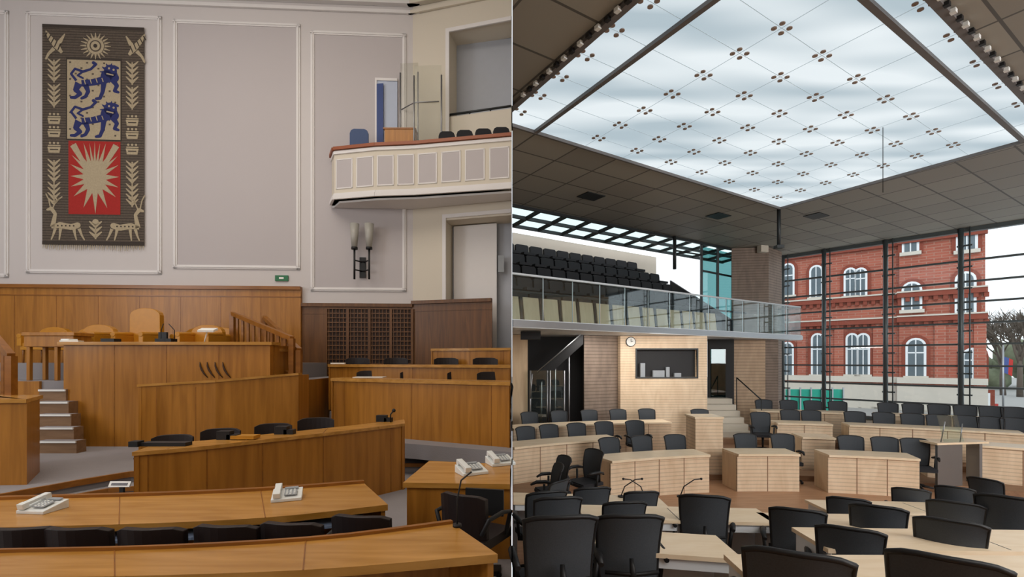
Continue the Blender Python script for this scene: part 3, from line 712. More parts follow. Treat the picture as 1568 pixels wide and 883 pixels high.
mb.prism([cp(0,0,RZ+.02),cp(aout,0,RZ+.02),cp(aout,bout,RZ+.02),cp(0,bout,RZ+.02)],(0,0,.05),0)
mb.obj('window_ceiling_glass',[m_lum],clip=RC)
m_frame=plain('ceiling_frame_grey',(104,100,98),.5,var=.05)
mb=MB()
for (p,q,w,h) in ((cp(0,-.02),cp(aout,-.02),.05,.08),(cp(-.02,0),cp(-.02,bout),.05,.08),(cp(abar,0),cp(abar,bout),.08,.07),(cp(0,bbar),cp(aout,bbar),.08,.07),(cp(aout,0),cp(aout,bout),.1,.12),(cp(0,bout),cp(aout,bout),.1,.12)):
    mb.beam(p,q,w,h,0)
mb.obj('ceiling_frame',[m_frame],clip=RC)
mb=MB()
na=int(a0/da+.3)
A0=a0-na*da; nb=int(b0/db+.3); B0=b0-nb*db
As=[A0+i*da for i in range(na+1)]; Bs=[B0+i*db for i in range(nb+1)]
As=[a for a in As if a>-.05]; Bs=[b for b in Bs if b>-.05]
for a in As: mb.beam(cp(a,0,RZ+.017),cp(a,bout,RZ+.017),.007,.004,1)
for b in Bs: mb.beam(cp(0,b,RZ+.017),cp(aout,b,RZ+.017),.007,.004,1)
for a in As+[abar+ (aout-abar)*.75]:
    for b in Bs+[bbar+(bout-bbar)*.75]:
        for i in (-1,1):
            for j in (-1,1):
                p=cp(max(a+i*.085,.06),max(b+j*.055,.05),RZ+.005)
                if p.x<.06: continue
                mb.tube([p,p+V((0,0,.014))],.036,0,10)
mb.obj('glass_point_fittings',[plain('fitting_bronze',(150,132,120),.5),emit('glow_joint',(160,175,182),.5)],clip=RC)  # joints are given a glow of their own so they don't render dark
mb=MB()
for i in range(40):
    p=cp(aout+.07,.1+i*.18,RZ-.05)
    if p.x>.1 and p.y>.2: mb.box(p,(.06,.07,.05),i%2,ang)
    p=cp(.3+i*.22,bout+.07,RZ-.05); mb.box(p,(.07,.06,.05),i%2,ang)
mb.obj('ceiling_spotlight_track',[m_blk,m_white])
m_ceil=grid('ceiling_panels',(156,153,142),(84,82,78),1.06,.92,rotz=ang,mort=.02,rough=.55,c2=(140,137,128))
E0=G(784,312,RZ); E1=G(1120,380,RZ); ed=(E1-E0).normalized(); en=V((-ed.y,ed.x,0))
W0=G(1197,392,RZ); W1=G(1568,336,RZ); wd=(W1-W0).normalized(); wn=V((wd.y,-wd.x,0))
if wn.dot(V((5,5,0))-W0)<0: wn=-wn
big=25
mb=MB()
for (aa,ab_,ba,bb_) in ((-big,0,-big,big),(aout,big,-big,big),(0,aout,-big,0),(0,aout,bout,big)):
    mb.prism([cp(aa,ba),cp(ab_,ba),cp(ab_,bb_),cp(aa,bb_)],(0,0,.06),0)
cl=RC+[(E0,en),(W0,-wn),(V((0,-3,0)),V((0,-1,0))),(V((22,0,0)),V((1,0,0)))]
mb.obj('ceiling_metal_panels',[m_ceil],clip=cl)
mb=MB(); 
for (u,v) in ((905,300),(1250,330),(1100,330)):
    p=G(u,v,RZ); mb.box(p-V((0,0,.01)),(.6,.45,.02),0,ang)
mb.obj('ceiling_vent',[m_dsteel])
mb=MB(); p=G(1352,195,RZ); mb.tube([p,V((p.x,p.y,RZ-1.2))],.006,0,5); mb.obj('ceiling_cable',[m_blk])
mb=MB(); p=cp(-.1,-.1); mb.tube([V((p.x,p.y,RZ)),V((p.x,p.y,Z(378,p.y)))],.05,0,10); mb.box((p.x,p.y,Z(378,p.y)),(.2,.2,.08),0)
p=G(1033,362,RZ-.02); mb.tube([V((p.x,p.y,RZ-.02)),V((p.x,p.y,Z(412,p.y)))],.06,0,10); mb.tube([V((p.x,p.y,RZ-.5)),V((p.x+1.2,p.y+.7,RZ-.5))],.03,0,8)
mb.obj('ceiling_support_post',[m_dsteel])
mb=MB(); SB=1.45; zs=RZ-.12
for i in range(13):
    p=E0+ed*(i*.95); q=p+en*SB; mb.beam(V((p.x,p.y,RZ-.03)),V((q.x,q.y,zs-.0)),.07,.1,0)
for k in (0,.5,1):
    p=E0+en*SB*k; q=p+ed*11.5; z=RZ-.03+(zs-RZ+.03)*k; mb.beam(V((p.x,p.y,z)),V((q.x,q.y,z)),.07,.1,0)
mb.prism([V((E0.x,E0.y,RZ)),V((E0.x,E0.y,RZ))+ed*11.5,V((E0.x,E0.y,zs+.03))+ed*11.5+en*SB,V((E0.x,E0.y,zs+.03))+en*SB],(0,0,.01),1)
mb.obj('window_clerestory',[m_dsteel,m_glass],clip=RC)
# gallery
GA=V((0.01,11.0,0)); GB=V((X(1228,18.0),18.0,0)); gd=(GB-GA).normalized(); gn=V((-gd.y,gd.x,0)); GL=(GB-GA).length
zs0=CZ+.76; zs1=CZ+.95
def gp(s,o,z): q=GA+gd*s+gn*o; return V((q.x,q.y,z))
mb=MB()
mb.prism([gp(0,0,zs0),gp(GL,0,zs0),gp(GL,2.2,zs0),gp(-3,4.5,zs0),gp(-3,0,zs0)],(0,0,zs1-zs0),0)
mb.prism([gp(0,.0,zs0+.02),gp(GL,.0,zs0+.02),gp(GL,0,zs1-.02),gp(0,0,zs1-.02)],-gn*.03,1)
mb.obj('gallery_slab',[m_white2,m_steel],clip=RC)
m_bal=glass('balustrade_glass',(.88,.95,.96),.08)
mb=MB(); k=14
for i in range(k):
    s0=GL*i/k+.02; s1=GL*(i+1)/k-.02
    mb.prism([gp(s0,.04,zs0+.1),gp(s1,.04,zs0+.1),gp(s1,.04,CZ+1.98),gp(s0,.04,CZ+1.98)],gn*.015,0)
    mb.tube([gp(s0,.1,zs1),gp(s0,.1,CZ+2.0)],.014,1,6)
mb.tube([gp(0,.06,CZ+2.0),gp(GL,.06,CZ+2.0),gp(GL,1.9,CZ+2.0)],.028,1,8)
mb.prism([gp(GL,.05,zs1),gp(GL,1.9,zs1),gp(GL,1.9,CZ+1.98),gp(GL,.05,CZ+1.98)],gd*.015,0)
mb.tube([gp(0,.25,CZ+1.62),gp(GL*.75,.25,CZ+1.62)],.03,2,8)
mb.obj('gallery_glass_balustrade',[m_bal,m_white2,m_dsteel],clip=RC)
mb=MB()
n=14
for i in range(n):
    s0=.05+i*.6; mb.prism([gp(s0,.45,zs1+.03),gp(s0+.47,.45,zs1+.03),gp(s0+.44,.5,CZ+1.55),gp(s0-.03,.5,CZ+1.55)],gn*.05,0)
    mb.prism([gp(s0+.5,.47,zs1),gp(s0+.56,.47,zs1),gp(s0+.56,.5,CZ+1.55),gp(s0+.5,.5,CZ+1.55)],gn*.04,1)
mb.prism([gp(0,.6,zs1),gp(8.8,.6,zs1),gp(8.8,.6,CZ+1.5),gp(0,.6,CZ+1.5)],gn*.03,1)
mb.obj('gallery_parapet_panels',[m_be,m_blk],clip=RC)
mb=MB()
m_gseat=plain('gallery_seat_black',(27,27,31),.6,var=.1)
for r in range(5):
    o=.95+r*.6; zf=zs1+.12+r*.48; send=9.4-.2*r
    mb.prism([gp(-3,o,zs1),gp(send+.3,o,zs1),gp(send+.3,o+.62,zs1),gp(-3,o+.62,zs1)],(0,0,zf-zs1),1)
    s=-2.5
    while s<send-.3:
        mb.prism([gp(s,o+.42,zf),gp(s+.5,o+.42,zf),gp(s+.5,o+.5,zf+.76),gp(s+.45,o+.5,zf+.8),gp(s+.05,o+.5,zf+.8),gp(s,o+.5,zf+.76)],gn*.07,0)
        mb.prism([gp(s+.02,o+.05,zf+.38),gp(s+.46,o+.05,zf+.38),gp(s+.46,o+.42,zf+.38),gp(s+.02,o+.42,zf+.38)],(0,0,.08),0)
        s+=.57
mb.obj('gallery_seating_rows',[m_gseat,plain('black_riser',(16,16,18),.9)],clip=RC)
mb=MB(); off=(E0+en*SB-GA).dot(gn)
off=max(off,4.05)
zt=zs+.02
mb.prism([gp(-4,off,0.3),gp(9.6,off,.3),gp(9.6,off,zt),gp(-4,off,zt)],gn*.15,0)
mb.obj('wall_gallery_back',[m_beige],clip=RC)
mb=MB(); mb.prism([gp(10.0,1.0,zs1),gp(10.0,3.7,zs1),gp(10.0,3.7,zs1+2.3),gp(10.0,1.0,zs1+.5)],gd*.1,0); mb.obj('gallery_stair_cheek',[m_blk])
m_teal=glass('teal_glass',(.35,.55,.55),.1)
mb=MB(); a=S(1074,400,17.7);b=S(1122,400,19)
mb.prism([V((a.x,a.y,zs1)),V((b.x,b.y,zs1)),V((b.x,b.y,RZ-.1)),V((a.x,a.y,RZ-.1))],(0,.02,0),0)
for t in (0,.5,1): p=a.lerp(b,t); mb.beam(V((p.x,p.y,zs1)),V((p.x,p.y,RZ)),.08,.08,1)
mb.beam(V((a.x,a.y,6.0)),V((b.x,b.y,6.0)),.06,.06,1)
mb.obj('window_gallery_end',[m_teal,m_dsteel])
mb=MB(); x0,x1=X(1124,18.2),X(1177,18.2)
mb.prism([V((x0,18.4,0.4)),V((x1,18.2,.4)),V((X(1197,19),19,.4)),V((x0+.6,19.4,.4))],(0,0,RZ-.42),0)
mb.obj('slatted_column',[m_bwd])
mb=MB(); q=S(1168,381,18.1); mb.box(q,(.34,.2,.26),0,.3); mb.box((q.x,18.22,q.z),(.08,.2,.08),0); mb.obj('loudspeaker',[m_beige])
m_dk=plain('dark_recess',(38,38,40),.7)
mb=MB(); d=14.6
xa,xb=X(950,d),X(1083,d)
zt=zs0-.01; zf=.4
hx0,hx1=X(975,d),X(1067,d); hz1,hz0=Z(535,d),Z(577,d)
mb.bb((xa,d,zf),(hx0,d+.15,zt)); mb.bb((hx1,d,zf),(xb,d+.15,zt)); mb.bb((hx0,d,hz1),(hx1,d+.15,zt)); mb.bb((hx0,d,zf),(hx1,d+.15,hz0))
mb.prism([V((xa,d,zf)),V((xa-.15,d+1.0,zf)),V((xa-.15,d+1.15,zf)),V((xa,d+.15,zf))],(0,0,zt-zf),0)
mb.prism([V((xb,d,zf)),V((xb+.2,d+2.0,zf)),V((xb+.1,d+2.0,zf)),V((xb-.1,d+.1,zf))],(0,0,zt-zf),0)
mb.obj('wall_control_room',[m_bw])
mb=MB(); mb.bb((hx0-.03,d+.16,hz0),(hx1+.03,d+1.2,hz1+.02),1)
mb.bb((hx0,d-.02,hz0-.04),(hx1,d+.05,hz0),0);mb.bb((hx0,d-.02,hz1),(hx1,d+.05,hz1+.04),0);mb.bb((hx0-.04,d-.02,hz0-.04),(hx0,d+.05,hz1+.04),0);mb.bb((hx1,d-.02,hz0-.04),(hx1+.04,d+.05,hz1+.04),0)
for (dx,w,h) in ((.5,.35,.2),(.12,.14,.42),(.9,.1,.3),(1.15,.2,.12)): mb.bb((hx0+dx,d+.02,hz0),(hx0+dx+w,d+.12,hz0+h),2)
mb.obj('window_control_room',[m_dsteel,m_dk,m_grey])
mb=MB(); q=S(966,523,14.57); mb.tube([q,q+V((0,.03,0))],.15,0,24); mb.tube([q+V((0,-.012,0)),q],.13,1,24); mb.beam(q+V((0,-.02,0)),q+V((0,-.02,.09)),.012,.012,0); mb.beam(q+V((0,-.02,0)),q+V((.06,-.02,.02)),.012,.012,0); mb.obj('wall_clock',[m_blk,m_paper])
mb=MB(); mb.prism([V((X(893,14.5),14.3,.4)),V((X(946,14.8),14.8,.4)),V((X(946,14.8),15.0,.4)),V((X(893,14.5),14.5,.4))],(0,0,zs0-.41),0)
mb.obj('wall_slanted_slats',[m_bwd])
mb=MB(); mb.bb((.015,13.9,.4),(X(808,13.9),14.1,zs0-.01),0); mb.obj('wall_entrance_pier',[m_be])
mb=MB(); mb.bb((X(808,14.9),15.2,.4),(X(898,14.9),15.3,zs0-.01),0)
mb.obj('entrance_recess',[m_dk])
mb=MB()
for u0,u1 in ((812,838),(842,864)):
    a=S(u0,0,13.7);b=S(u1,0,13.7); zt_=Z(567,13.7)
    mb.prism([V((a.x,13.7,.42)),V((b.x,13.7,.42)),V((b.x,13.7,zt_)),V((a.x,13.7,zt_))],(0,.02,0),0)
    for x in (a.x,b.x): mb.tube([(x,13.7,.4),(x,13.7,zt_)],.025,1,8)
mb.tube([S(815,572,13.6),S(812,610,13.6)],.02,1,6)
mb.obj('door_glass_entrance',[m_glass,m_steel])
mb=MB(); a=S(822,572,14.1); b=S(893,508,14.1); mb.prism([V((a.x,14.1,a.z-.35)),V((b.x,14.1,b.z-.35)),V((b.x,14.1,b.z)),V((a.x,14.1,a.z))],(0,.15,0),0); mb.tube([a+V((0,-.1,.05)),b+V((0,-.1,.0))],.02,1,6)
for i in range(3):
    p=a.lerp(b,.1+.3*i); mb.tube([V((p.x,14.15,.4)),V((p.x,14.15,p.z-.2))],.03,1,6)
mb.obj('gallery_stair_flight',[plain('stair_black',(22,22,24),.6),m_steel])
mb=MB(); a=S(800,505,12.5); mb.box((a.x+.2,12.3,zs0-.12),(.5,.3,.2),0); mb.obj('ceiling_projector',[m_dk])
mb=MB()
for k in range(6):
    y=14.5+k*.36; z1=.4+.17*(k+1)
    mb.bb((X(1090,14.7)+.02*k,y,.4),(X(1148,14.7)+.04*k,16.75,z1),0)
mb.obj('stone_stairs',[m_beige])
mb=MB(); mb.tube([S(1128,578,16.0),S(1166,612,14.8)],.02,0,6); q=S(1128,578,16.0); mb.tube([q,V((q.x,16,1.0))],.015,0,6); q=S(1166,612,14.8); mb.tube([q,V((q.x,14.8,.4))],.015,0,6); mb.obj('stair_handrail',[m_dsteel])
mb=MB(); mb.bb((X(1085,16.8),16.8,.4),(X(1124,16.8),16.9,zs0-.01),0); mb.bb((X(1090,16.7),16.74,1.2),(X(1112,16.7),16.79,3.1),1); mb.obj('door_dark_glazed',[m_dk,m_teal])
mb=MB(); mb.bb((X(1120,17.2),17.3,.4),(X(1172,17.3),17.5,zs0-.01),0);mb.bb((X(1172,17.3),17.35,.4),(X(1193,17.3),17.5,zs0-.01),1); mb.obj('wall_slatted_light',[wood('mid_slat_wood',(176,148,120),(196,168,138),(3,3,1),.5,slat=9,slatdark=.7),m_bwd])
# ---------------- floors
O=V((5.2,2.0,0))
mb=MB(); mb.bb((XP,-3,-.15),(24,22,0),0)
mb.obj('floor_parquet',[m_fl],clip=[(W0-wn*.0,-wn)])
def ring(mb,r0,r1,a0,a1,z0,z1,m=0,n=40):
    for i in range(n):
        t0=a0+(a1-a0)*i/n; t1=a0+(a1-a0)*(i+1)/n
        pts=[O+V((r*math.cos(t),r*math.sin(t),z0)) for r,t in ((r0,t0),(r0,t1),(r1,t1),(r1,t0))]
        mb.prism([V((p.x,p.y,z0)) for p in pts],(0,0,z1-z0),m)
mb=MB()
for (r,z) in ((8.95,.12),(10.6,.25),(12.25,.40)): ring(mb,r,17.5,.35,math.pi+.1,0 if z<.2 else (.12 if z<.3 else .25),z)
mb.obj('floor_tiers',[m_step],clip=RC+[(W0+wn*.05,-wn)])
mb=MB(); mb.bb((XP,-3,0),(14,3.15,.72)); mb.bb((XP,3.15,0),(12.5,4.45,.5)); mb.bb((XP,4.45,0),(11.5,5.75,.27))
mb.obj('floor_near_tiers',[m_fl])
# ---------------- window wall
def wp(s,z,o=0): q=W0+wd*s+wn*o; return V((q.x,q.y,z))
def ws(u):
    t=(u-784)/F
    return (t*W0.y-W0.x)/(wd.x-t*wd.y)
mb=MB()
SL=ws(1568)+8.5
ms=[ws(1200),ws(1263),ws(1357),ws(1472),ws(1600)]
stp=ms[3]-ms[2]; ms+=[ms[-1]+stp*k for k in range(1,4)]
for s in ms:
    mb.tube([wp(s,.3,.1),wp(s,RZ,.1)],.075,0,12); mb.tube([wp(s+.22,.3,.18),wp(s+.22,RZ,.18)],.02,0,8)
    z=.9
    while z<RZ: mb.beam(wp(s-.1,z,.08),wp(s+.28,z,.14),.04,.05,0); z+=.69
d47=wp(ws(1470),0).y
vs_=[400,432,463,495,527,560,592,620]
zl=[Z(v,d47) for v in vs_]
for z in zl: mb.beam(wp(-.2,z),wp(SL,z),.1,.06,0)
mb.beam(wp(-.2,RZ-.06),wp(SL,RZ-.06),.2,.14,0); mb.beam(wp(-.2,.62),wp(SL,.62),.2,.12,0)
mb.obj('window_wall_frame',[plain('mullion_steel',(84,92,94),.4,.3,.05)])
mb=MB(); mb.prism([wp(-.2,.6,-.05),wp(SL,.6,-.05),wp(SL,RZ,-.05),wp(-.2,RZ,-.05)],wn*.01,0); mb.obj('window_wall_glass',[glass('facade_glass',(.96,.98,.98),.03)])
mb=MB(); mb.prism([wp(-1.2,0,0),wp(SL,0,0),wp(SL,.56,0),wp(-1.2,.56,0)],-wn*.2,0); mb.obj('wall_window_sill',[m_beige])
pr=wp(SL,0)
mb=MB(); mb.prism([V((pr.x,pr.y,0)),V((21,pr.y-4,0)),V((21.2,pr.y-4,0)),V((pr.x+.2,pr.y+.1,0))],(0,0,RZ),0); mb.bb((21,-3,0),(21.2,pr.y-4,RZ),0); mb.obj('wall_side_slats',[m_bw])
mb=MB(); mb.bb((.03,-3.2,0),(21,-3,RZ),0); mb.obj('wall_rear_slats',[m_bw])
# ---------------- chamber desks (arc)
def arcdesk(name,r,z,u0,u1,dep=.62,h=.78,panels=None,n=10):
    mb=MB()
    def th(u):
        t=(u-784)/F; a=t*t+1; b=-2*(t*O.x+O.y); c_=O.x**2+O.y**2-r*r
        y=(-b+math.sqrt(b*b-4*a*c_))/(2*a); return math.atan2(y-O.y,t*y-O.x)
    t0,t1=th(u0),th(u1)
    P=lambda rr,t,zz: V((O.x+rr*math.cos(t),O.y+rr*math.sin(t),zz))
    for i in range(n):
        a=t0+(t1-t0)*i/n; b=t0+(t1-t0)*(i+1)/n
        mb.prism([P(r-.05,a,z+h-.045),P(r-.05,b,z+h-.045),P(r+dep,b,z+h-.045),P(r+dep,a,z+h-.045)],(0,0,.045),1)
        mb.prism([P(r,a,z),P(r,b,z),P(r+.05,b,z),P(r+.05,a,z)],(0,0,h-.045),0)
    L=abs(t1-t0)*r; k=max(1,round(L/.62))
    for i in range(1,k):
        a=t0+(t1-t0)*i/k; e=.008/r
        mb.prism([P(r-.004,a-e,z),P(r-.004,a+e,z),P(r,a+e,z),P(r,a-e,z)],(0,0,h-.045),2)
    for a,sg in ((t0,1),(t1,-1)):
        e=sg*(t1-t0)/abs(t1-t0)*.04/r
        mb.prism([P(r+.0,a,z),P(r+dep,a,z),P(r+dep,a+e,z),P(r+.0,a+e,z)],(0,0,h-.045),3)
    return mb.obj(name,[m_bw,m_bt,m_step,m_be],clip=RC)
def rowpt(u,r,vmode=None):
    t=(u-784)/F; a=t*t+1; b=-2*(t*O.x+O.y); c_=O.x**2+O.y**2-r*r
    y=(-b+math.sqrt(b*b-4*a*c_))/(2*a); return V((t*y,y,0))
r1,r2,r3,r4=8.0,9.6,11.2,12.9
for (r,z,u0,u1) in ((r1,0,935,1086),(r1,0,1129,1224),(r1,0,1268,1408),
    (r2,.12,786,948),(r2,.12,1228,1279),(r2,.12,1420,1462),(r2,.12,1500,1640),
    (r3,.25,786,1028),(r3,.25,1190,1275),(r3,.25,1300,1570),
    (r4,.40,1158,1300),(r4,.40,1345,1600)):
    arcdesk('chamber_desk',r,z,u0,u1)
mb=MB(); x0=X(1065,11);x1=X(1107,11); mb.bb((x0,11.0,.12),(x1,11.6,Z(641,11)),0); mb.bb((x0-.02,10.98,Z(641,11)),(x1+.02,11.65,Z(640,11)+.03),1); mb.obj('aisle_cabinet',[m_bw,m_bt])
# ---------------- office chairs
def office_chair():
    mb=MB(); w=.5; rows=7; cols=8
    def f(a,t,o):
        z=.50+.54*t; ww=(w/2)*(.86+.14*t); 
        return V((a*ww, -.22-.06*t+.06*a*a+.04*math.sin(t*3.1)+o, z-(.035*abs(a)**4 if t>.99 else 0)))
    for o,flip in ((0,0),(.025,1)):
        vs=[];fs=[]
        for i in range(rows+1):
            for j in range(cols+1): vs.append(f(-1+2*j/cols,i/rows,o))
        for i in range(rows):
            for j in range(cols):
                q=[i*(cols+1)+j,i*(cols+1)+j+1,(i+1)*(cols+1)+j+1,(i+1)*(cols+1)+j]; fs.append(q if not flip else q[::-1])
        mb.add(vs,fs,0,True)
    edge=[f(-1,i/rows,.012) for i in range(rows+1)]+[f(-1+2*j/cols,1,.012) for j in range(1,cols+1)]+[f(1,1-i/rows,.012) for i in range(1,rows+1)]+[f(1-2*j/cols,0,.012) for j in range(1,cols+1)]
    mb.tube(edge,.017,1,6)
    mb.tube([(0,-.25,.72),(0,-.30,.62),(0,-.26,.44),(0,0,.40)],[.016,.026,.03,.03],1,8)
    mb.tube([(-.2,-.255,.62),(0,-.3,.62),(.2,-.255,.62)],.016,1,6)
    mb.box((0,.02,.465),(.49,.46,.06),2); mb.box((0,.24,.45),(.46,.06,.05),2)
    for sx in (-1,1):
        mb.tube([(sx*.17,0,.42),(sx*.28,-.02,.44),(sx*.30,-.03,.66)],[.018,.02,.02],1,8)
        mb.tube([(sx*.29,-.17,.67),(sx*.305,-.05,.695),(sx*.305,.1,.695),(sx*.28,.2,.66)],[.02,.03,.03,.018],1,8)
    mb.tube([(0,0,.42),(0,0,.24),(0,0,.1)],[.035,.028,.022],1,10)
    for i in range(5):
        a=2*math.pi*i/5+.3; mb.tube([(0,0,.11),(.3*math.cos(a),.3*math.sin(a),.07)],[.03,.016],1,8); mb.tube([(.3*math.cos(a)-.02,.3*math.sin(a),.032),(.3*math.cos(a)+.02,.3*math.sin(a),.032)],.032,1,10)
    return mb
oc_mesh=office_chair(); oc=None
# (image column, distance of backrest, floor, extra turn, image row of the top)
near=[(968,3.6,.5,0,789),(815,3.4,.5,.1,790),(1222,2.42,.70,0,846),(1452,2.42,.70,0,853),(1303,3.7,.48,0,808),(1457,3.85,.48,0,796),(1222,4.65,.27,.0,779),(1346,4.8,.27,0,774),(1465,5.0,.27,0,768),(1548,4.75,.27,-.1,760),
      (1300,6.1,0,0,762),(1396,6.8,0,0,755),(1462,6.9,0,-.1,746),(1505,7.4,0,-.5,742),
      (1080,5.0,.27,-.25,758),(857,4.9,.27,.15,761),(960,5.0,.27,.1,768),(910,6.3,0,.2,746),(985,6.35,0,.1,752),(862,7.2,0,.8,735),(795,5.3,.27,.3,752)]
for (u,d,z,ex,vt) in near:
    rz=-.85*math.atan((u-784)/F)+ex if u>1150 else ex
    bx,by=X(u,d),d
    sc=max(.86,min(1.06,(Z(vt,d)-z)/1.05))
    x=bx-math.sin(rz)*.27*sc; y=by+math.cos(rz)*.27*sc
    if x<.33: x=.33
    if oc is None: oc=oc_mesh.obj('office_chair',[m_mesh,m_blk,m_blkf],loc=(x,y,z),rz=rz)
    else: inst(oc,'office_chair',(x,y,z),rz,sc)
def far(u,r,z,extra=0,sc=1):
    p=rowpt(u,r); rz=math.atan2(O.y-p.y,O.x-p.x)-math.pi/2
    x=max(p.x,.4); inst(oc,'office_chair',(x,p.y,z),rz+extra,sc)
for u in (940,989,1040): far(u,r1+.74,.0)
for u in (1147,1204): far(u,r1+.74,0)
for u in (1308,1360,1406): far(u,r1+.74,0)
for u in (800,846,888): far(u,r2+.74,.12)
for u in (930,977): far(u,r2+.8,.12)
for u in (1245,1213): far(u,r3+.72,.25)
far(1168,r3-.1,.25)
for u in (1312,1356,1400,1440,1482,1520,1556): far(u,r3+.74,.25)
for u in (815,860,906,950,994): far(u,r3+.78,.25)
far(1075,r3+.6,.25)
for u in (1172,1210,1247,1285,1362,1400,1440,1480,1520,1555): far(u,r4+.74,.40)
for (u,d,rz) in ((897,8.9,2.1),(848,8.3,1.9),(836,7.7,1.7)): inst(oc,'office_chair',(X(u,d),d,0),rz,1)
def ndesk(u0,u1,db_,dep,z,floor,tilt=0,name='members_bench_desk'):
    mb=MB(); xa=X(u0,db_); xb=X(u1,db_)
    ya,yb=db_,db_-tilt
    Q=lambda t,o,zz: V((xa+(xb-xa)*t, ya+(yb-ya)*t-o, zz))
    mb.prism([Q(0,dep,z-.035),Q(1,dep,z-.035),Q(1,0,z-.035),Q(0,0,z-.035)],(0,0,.035),0)
    mb.prism([Q(0.01,.05,floor+.08),Q(.99,.05,floor+.08),Q(.99,.02,floor+.08),Q(.01,.02,floor+.08)],(0,0,z-.035-floor-.08),1)
    mb.prism([Q(0.01,dep-.02,z-.12),Q(.99,dep-.02,z-.12),Q(.99,dep-.06,z-.12),Q(.01,dep-.06,z-.12)],(0,0,.085),1)
    k=max(1,round((xb-xa)/1.3))
    for i in range(k+1):
        t=min(max(i/k,.012),.988)
        p=Q(t,dep-.03,0);q=Q(t,.06,0)
        mb.prism([V((p.x-.02,p.y,floor)),V((p.x+.02,p.y,floor)),V((q.x+.02,q.y,floor)),V((q.x-.02,q.y,floor))],(0,0,z-.035-floor),1)
        mb.prism([V((p.x-.03,p.y-.01,floor)),V((p.x+.03,p.y-.01,floor)),V((p.x+.03,p.y+.05,floor)),V((p.x-.03,p.y+.05,floor))],(0,0,z-.05-floor),2)
        for j in range(2): mb.box((p.x,p.y-.013,z-.2-j*.08),(.04,.006,.04),3)
        if 0<i<k: mb.prism([V((p.x-.004,p.y,z)),V((p.x+.004,p.y,z)),V((q.x+.004,q.y,z)),V((q.x-.004,q.y,z))],(0,0,.001),3)
    mb.obj(name,[m_bt,m_white2,m_steel,m_dsteel],clip=RC)
ndesk(1108,1700,3.15,.5,1.44,.72,.03)
ndesk(1212,1700,4.3,.5,1.22,.5,.1)
ndesk(1158,1660,5.45,.5,.99,.27,.2)
ndesk(1232,1640,6.9,.55,.72,0,.3)
ndesk(848,1078,4.35,.5,1.22,.5,.25)
ndesk(884,1148,5.75,.5,.99,.27,.15)
ndesk(786,1000,7.2,.5,.74,0,.2)
mb=MB()
for u,s in ((950,-1),(985,1),(1040,-1)):
    p=S(u,0,7.0); p=V((p.x,6.95,.742)); mb.tube([p,p+V((0,0,.02))],.05,0,10); mb.tube([p+V((0,0,.02)),p+V((s*-.05,0,.15)),p+V((s*-.2,0,.25)),p+V((s*-.3,0,.26))],.008,0,6); mb.ball(p+V((s*-.3,0,.26)),.018,0)
mb.obj('gooseneck_microphone',[m_blk])
mb=MB(); p=G(1462,745,0.12); x,y=p.x,p.y
mb.prism([(x-.35,y,.12),(x+.25,y+.1,.12),(x+.25,y+.16,.12),(x-.35,y+.06,.12)],(0,0,.85),0)
mb.prism([(x-.4,y-.05,.98),(x+.85,y+.15,.98),(x+.85,y+.6,.98),(x-.4,y+.4,.98)],(0,0,.04),1)
mb.prism([(x+.7,y+.2,.12),(x+.76,y+.2,.12),(x+.76,y+.5,.12),(x+.7,y+.5,.12)],(0,0,.86),0)
mb.box((x,y+.1,1.3),(.5,.02,.55),2,.2,rx=-.25); mb.tube([(x+.2,y+.1,1.0),(x+.25,y+.1,1.4)],.012,0,6); mb.tube([(x-.2,y+.1,1.0),(x-.2,y,1.45)],.012,0,6)
mb.obj('chamber_lectern',[m_steel,m_bt,m_glass])
# ================================================================= EXTERIOR
m_brick=grid('red_brick',(166,94,76),(160,122,108),.5,.16,rotz=0,mort=.014,rough=.9,offset=.5,c2=(148,80,64),zaxis=True)
m_stone=plain('pale_stone',(196,190,180),.9,var=.08,scale=1.5)
m_wg=plain('window_pane_dark',(92,104,112),.3,var=.2,scale=2)
FA=S(1190,552,34); FB=S(1508,552,27); fd=V((FB.x-FA.x,FB.y-FA.y,0)).normalized(); fn=V((fd.y,-fd.x,0))
if fn.y>0: fn=-fn
FL=(V((FB.x-FA.x,FB.y-FA.y,0))).length
def fs(u):
    t=(u-784)/F; return (t*FA.y-FA.x)/(fd.x-t*fd.y)
def fp(s,z,o=0): return V((FA.x,FA.y,0))+fd*s+fn*o+V((0,0,z))
SLF=-2.2
mb=MB()
mb.prism([fp(SLF,-.5),fp(FL,-.5),fp(FL,17),fp(SLF,17)],-fn*1.5,0)
st=fs(1378); mb.prism([fp(st,-.5),fp(FL+.0,-.5),fp(FL+.0,19),fp(st,19)],fn*.5,0)
def fz(u,v): return Z(v,fp(fs(u),0).y)
zb_=fz(1310,588)
mb.prism([fp(SLF,-.5,0),fp(st,-.5,0),fp(st,zb_,0),fp(SLF,zb_,0)],fn*.15,1); mb.prism([fp(st-.1,-.5,.5),fp(FL+.1,-.5,.5),fp(FL+.1,zb_,.5),fp(st-.1,zb_,.5)],fn*.15,1)
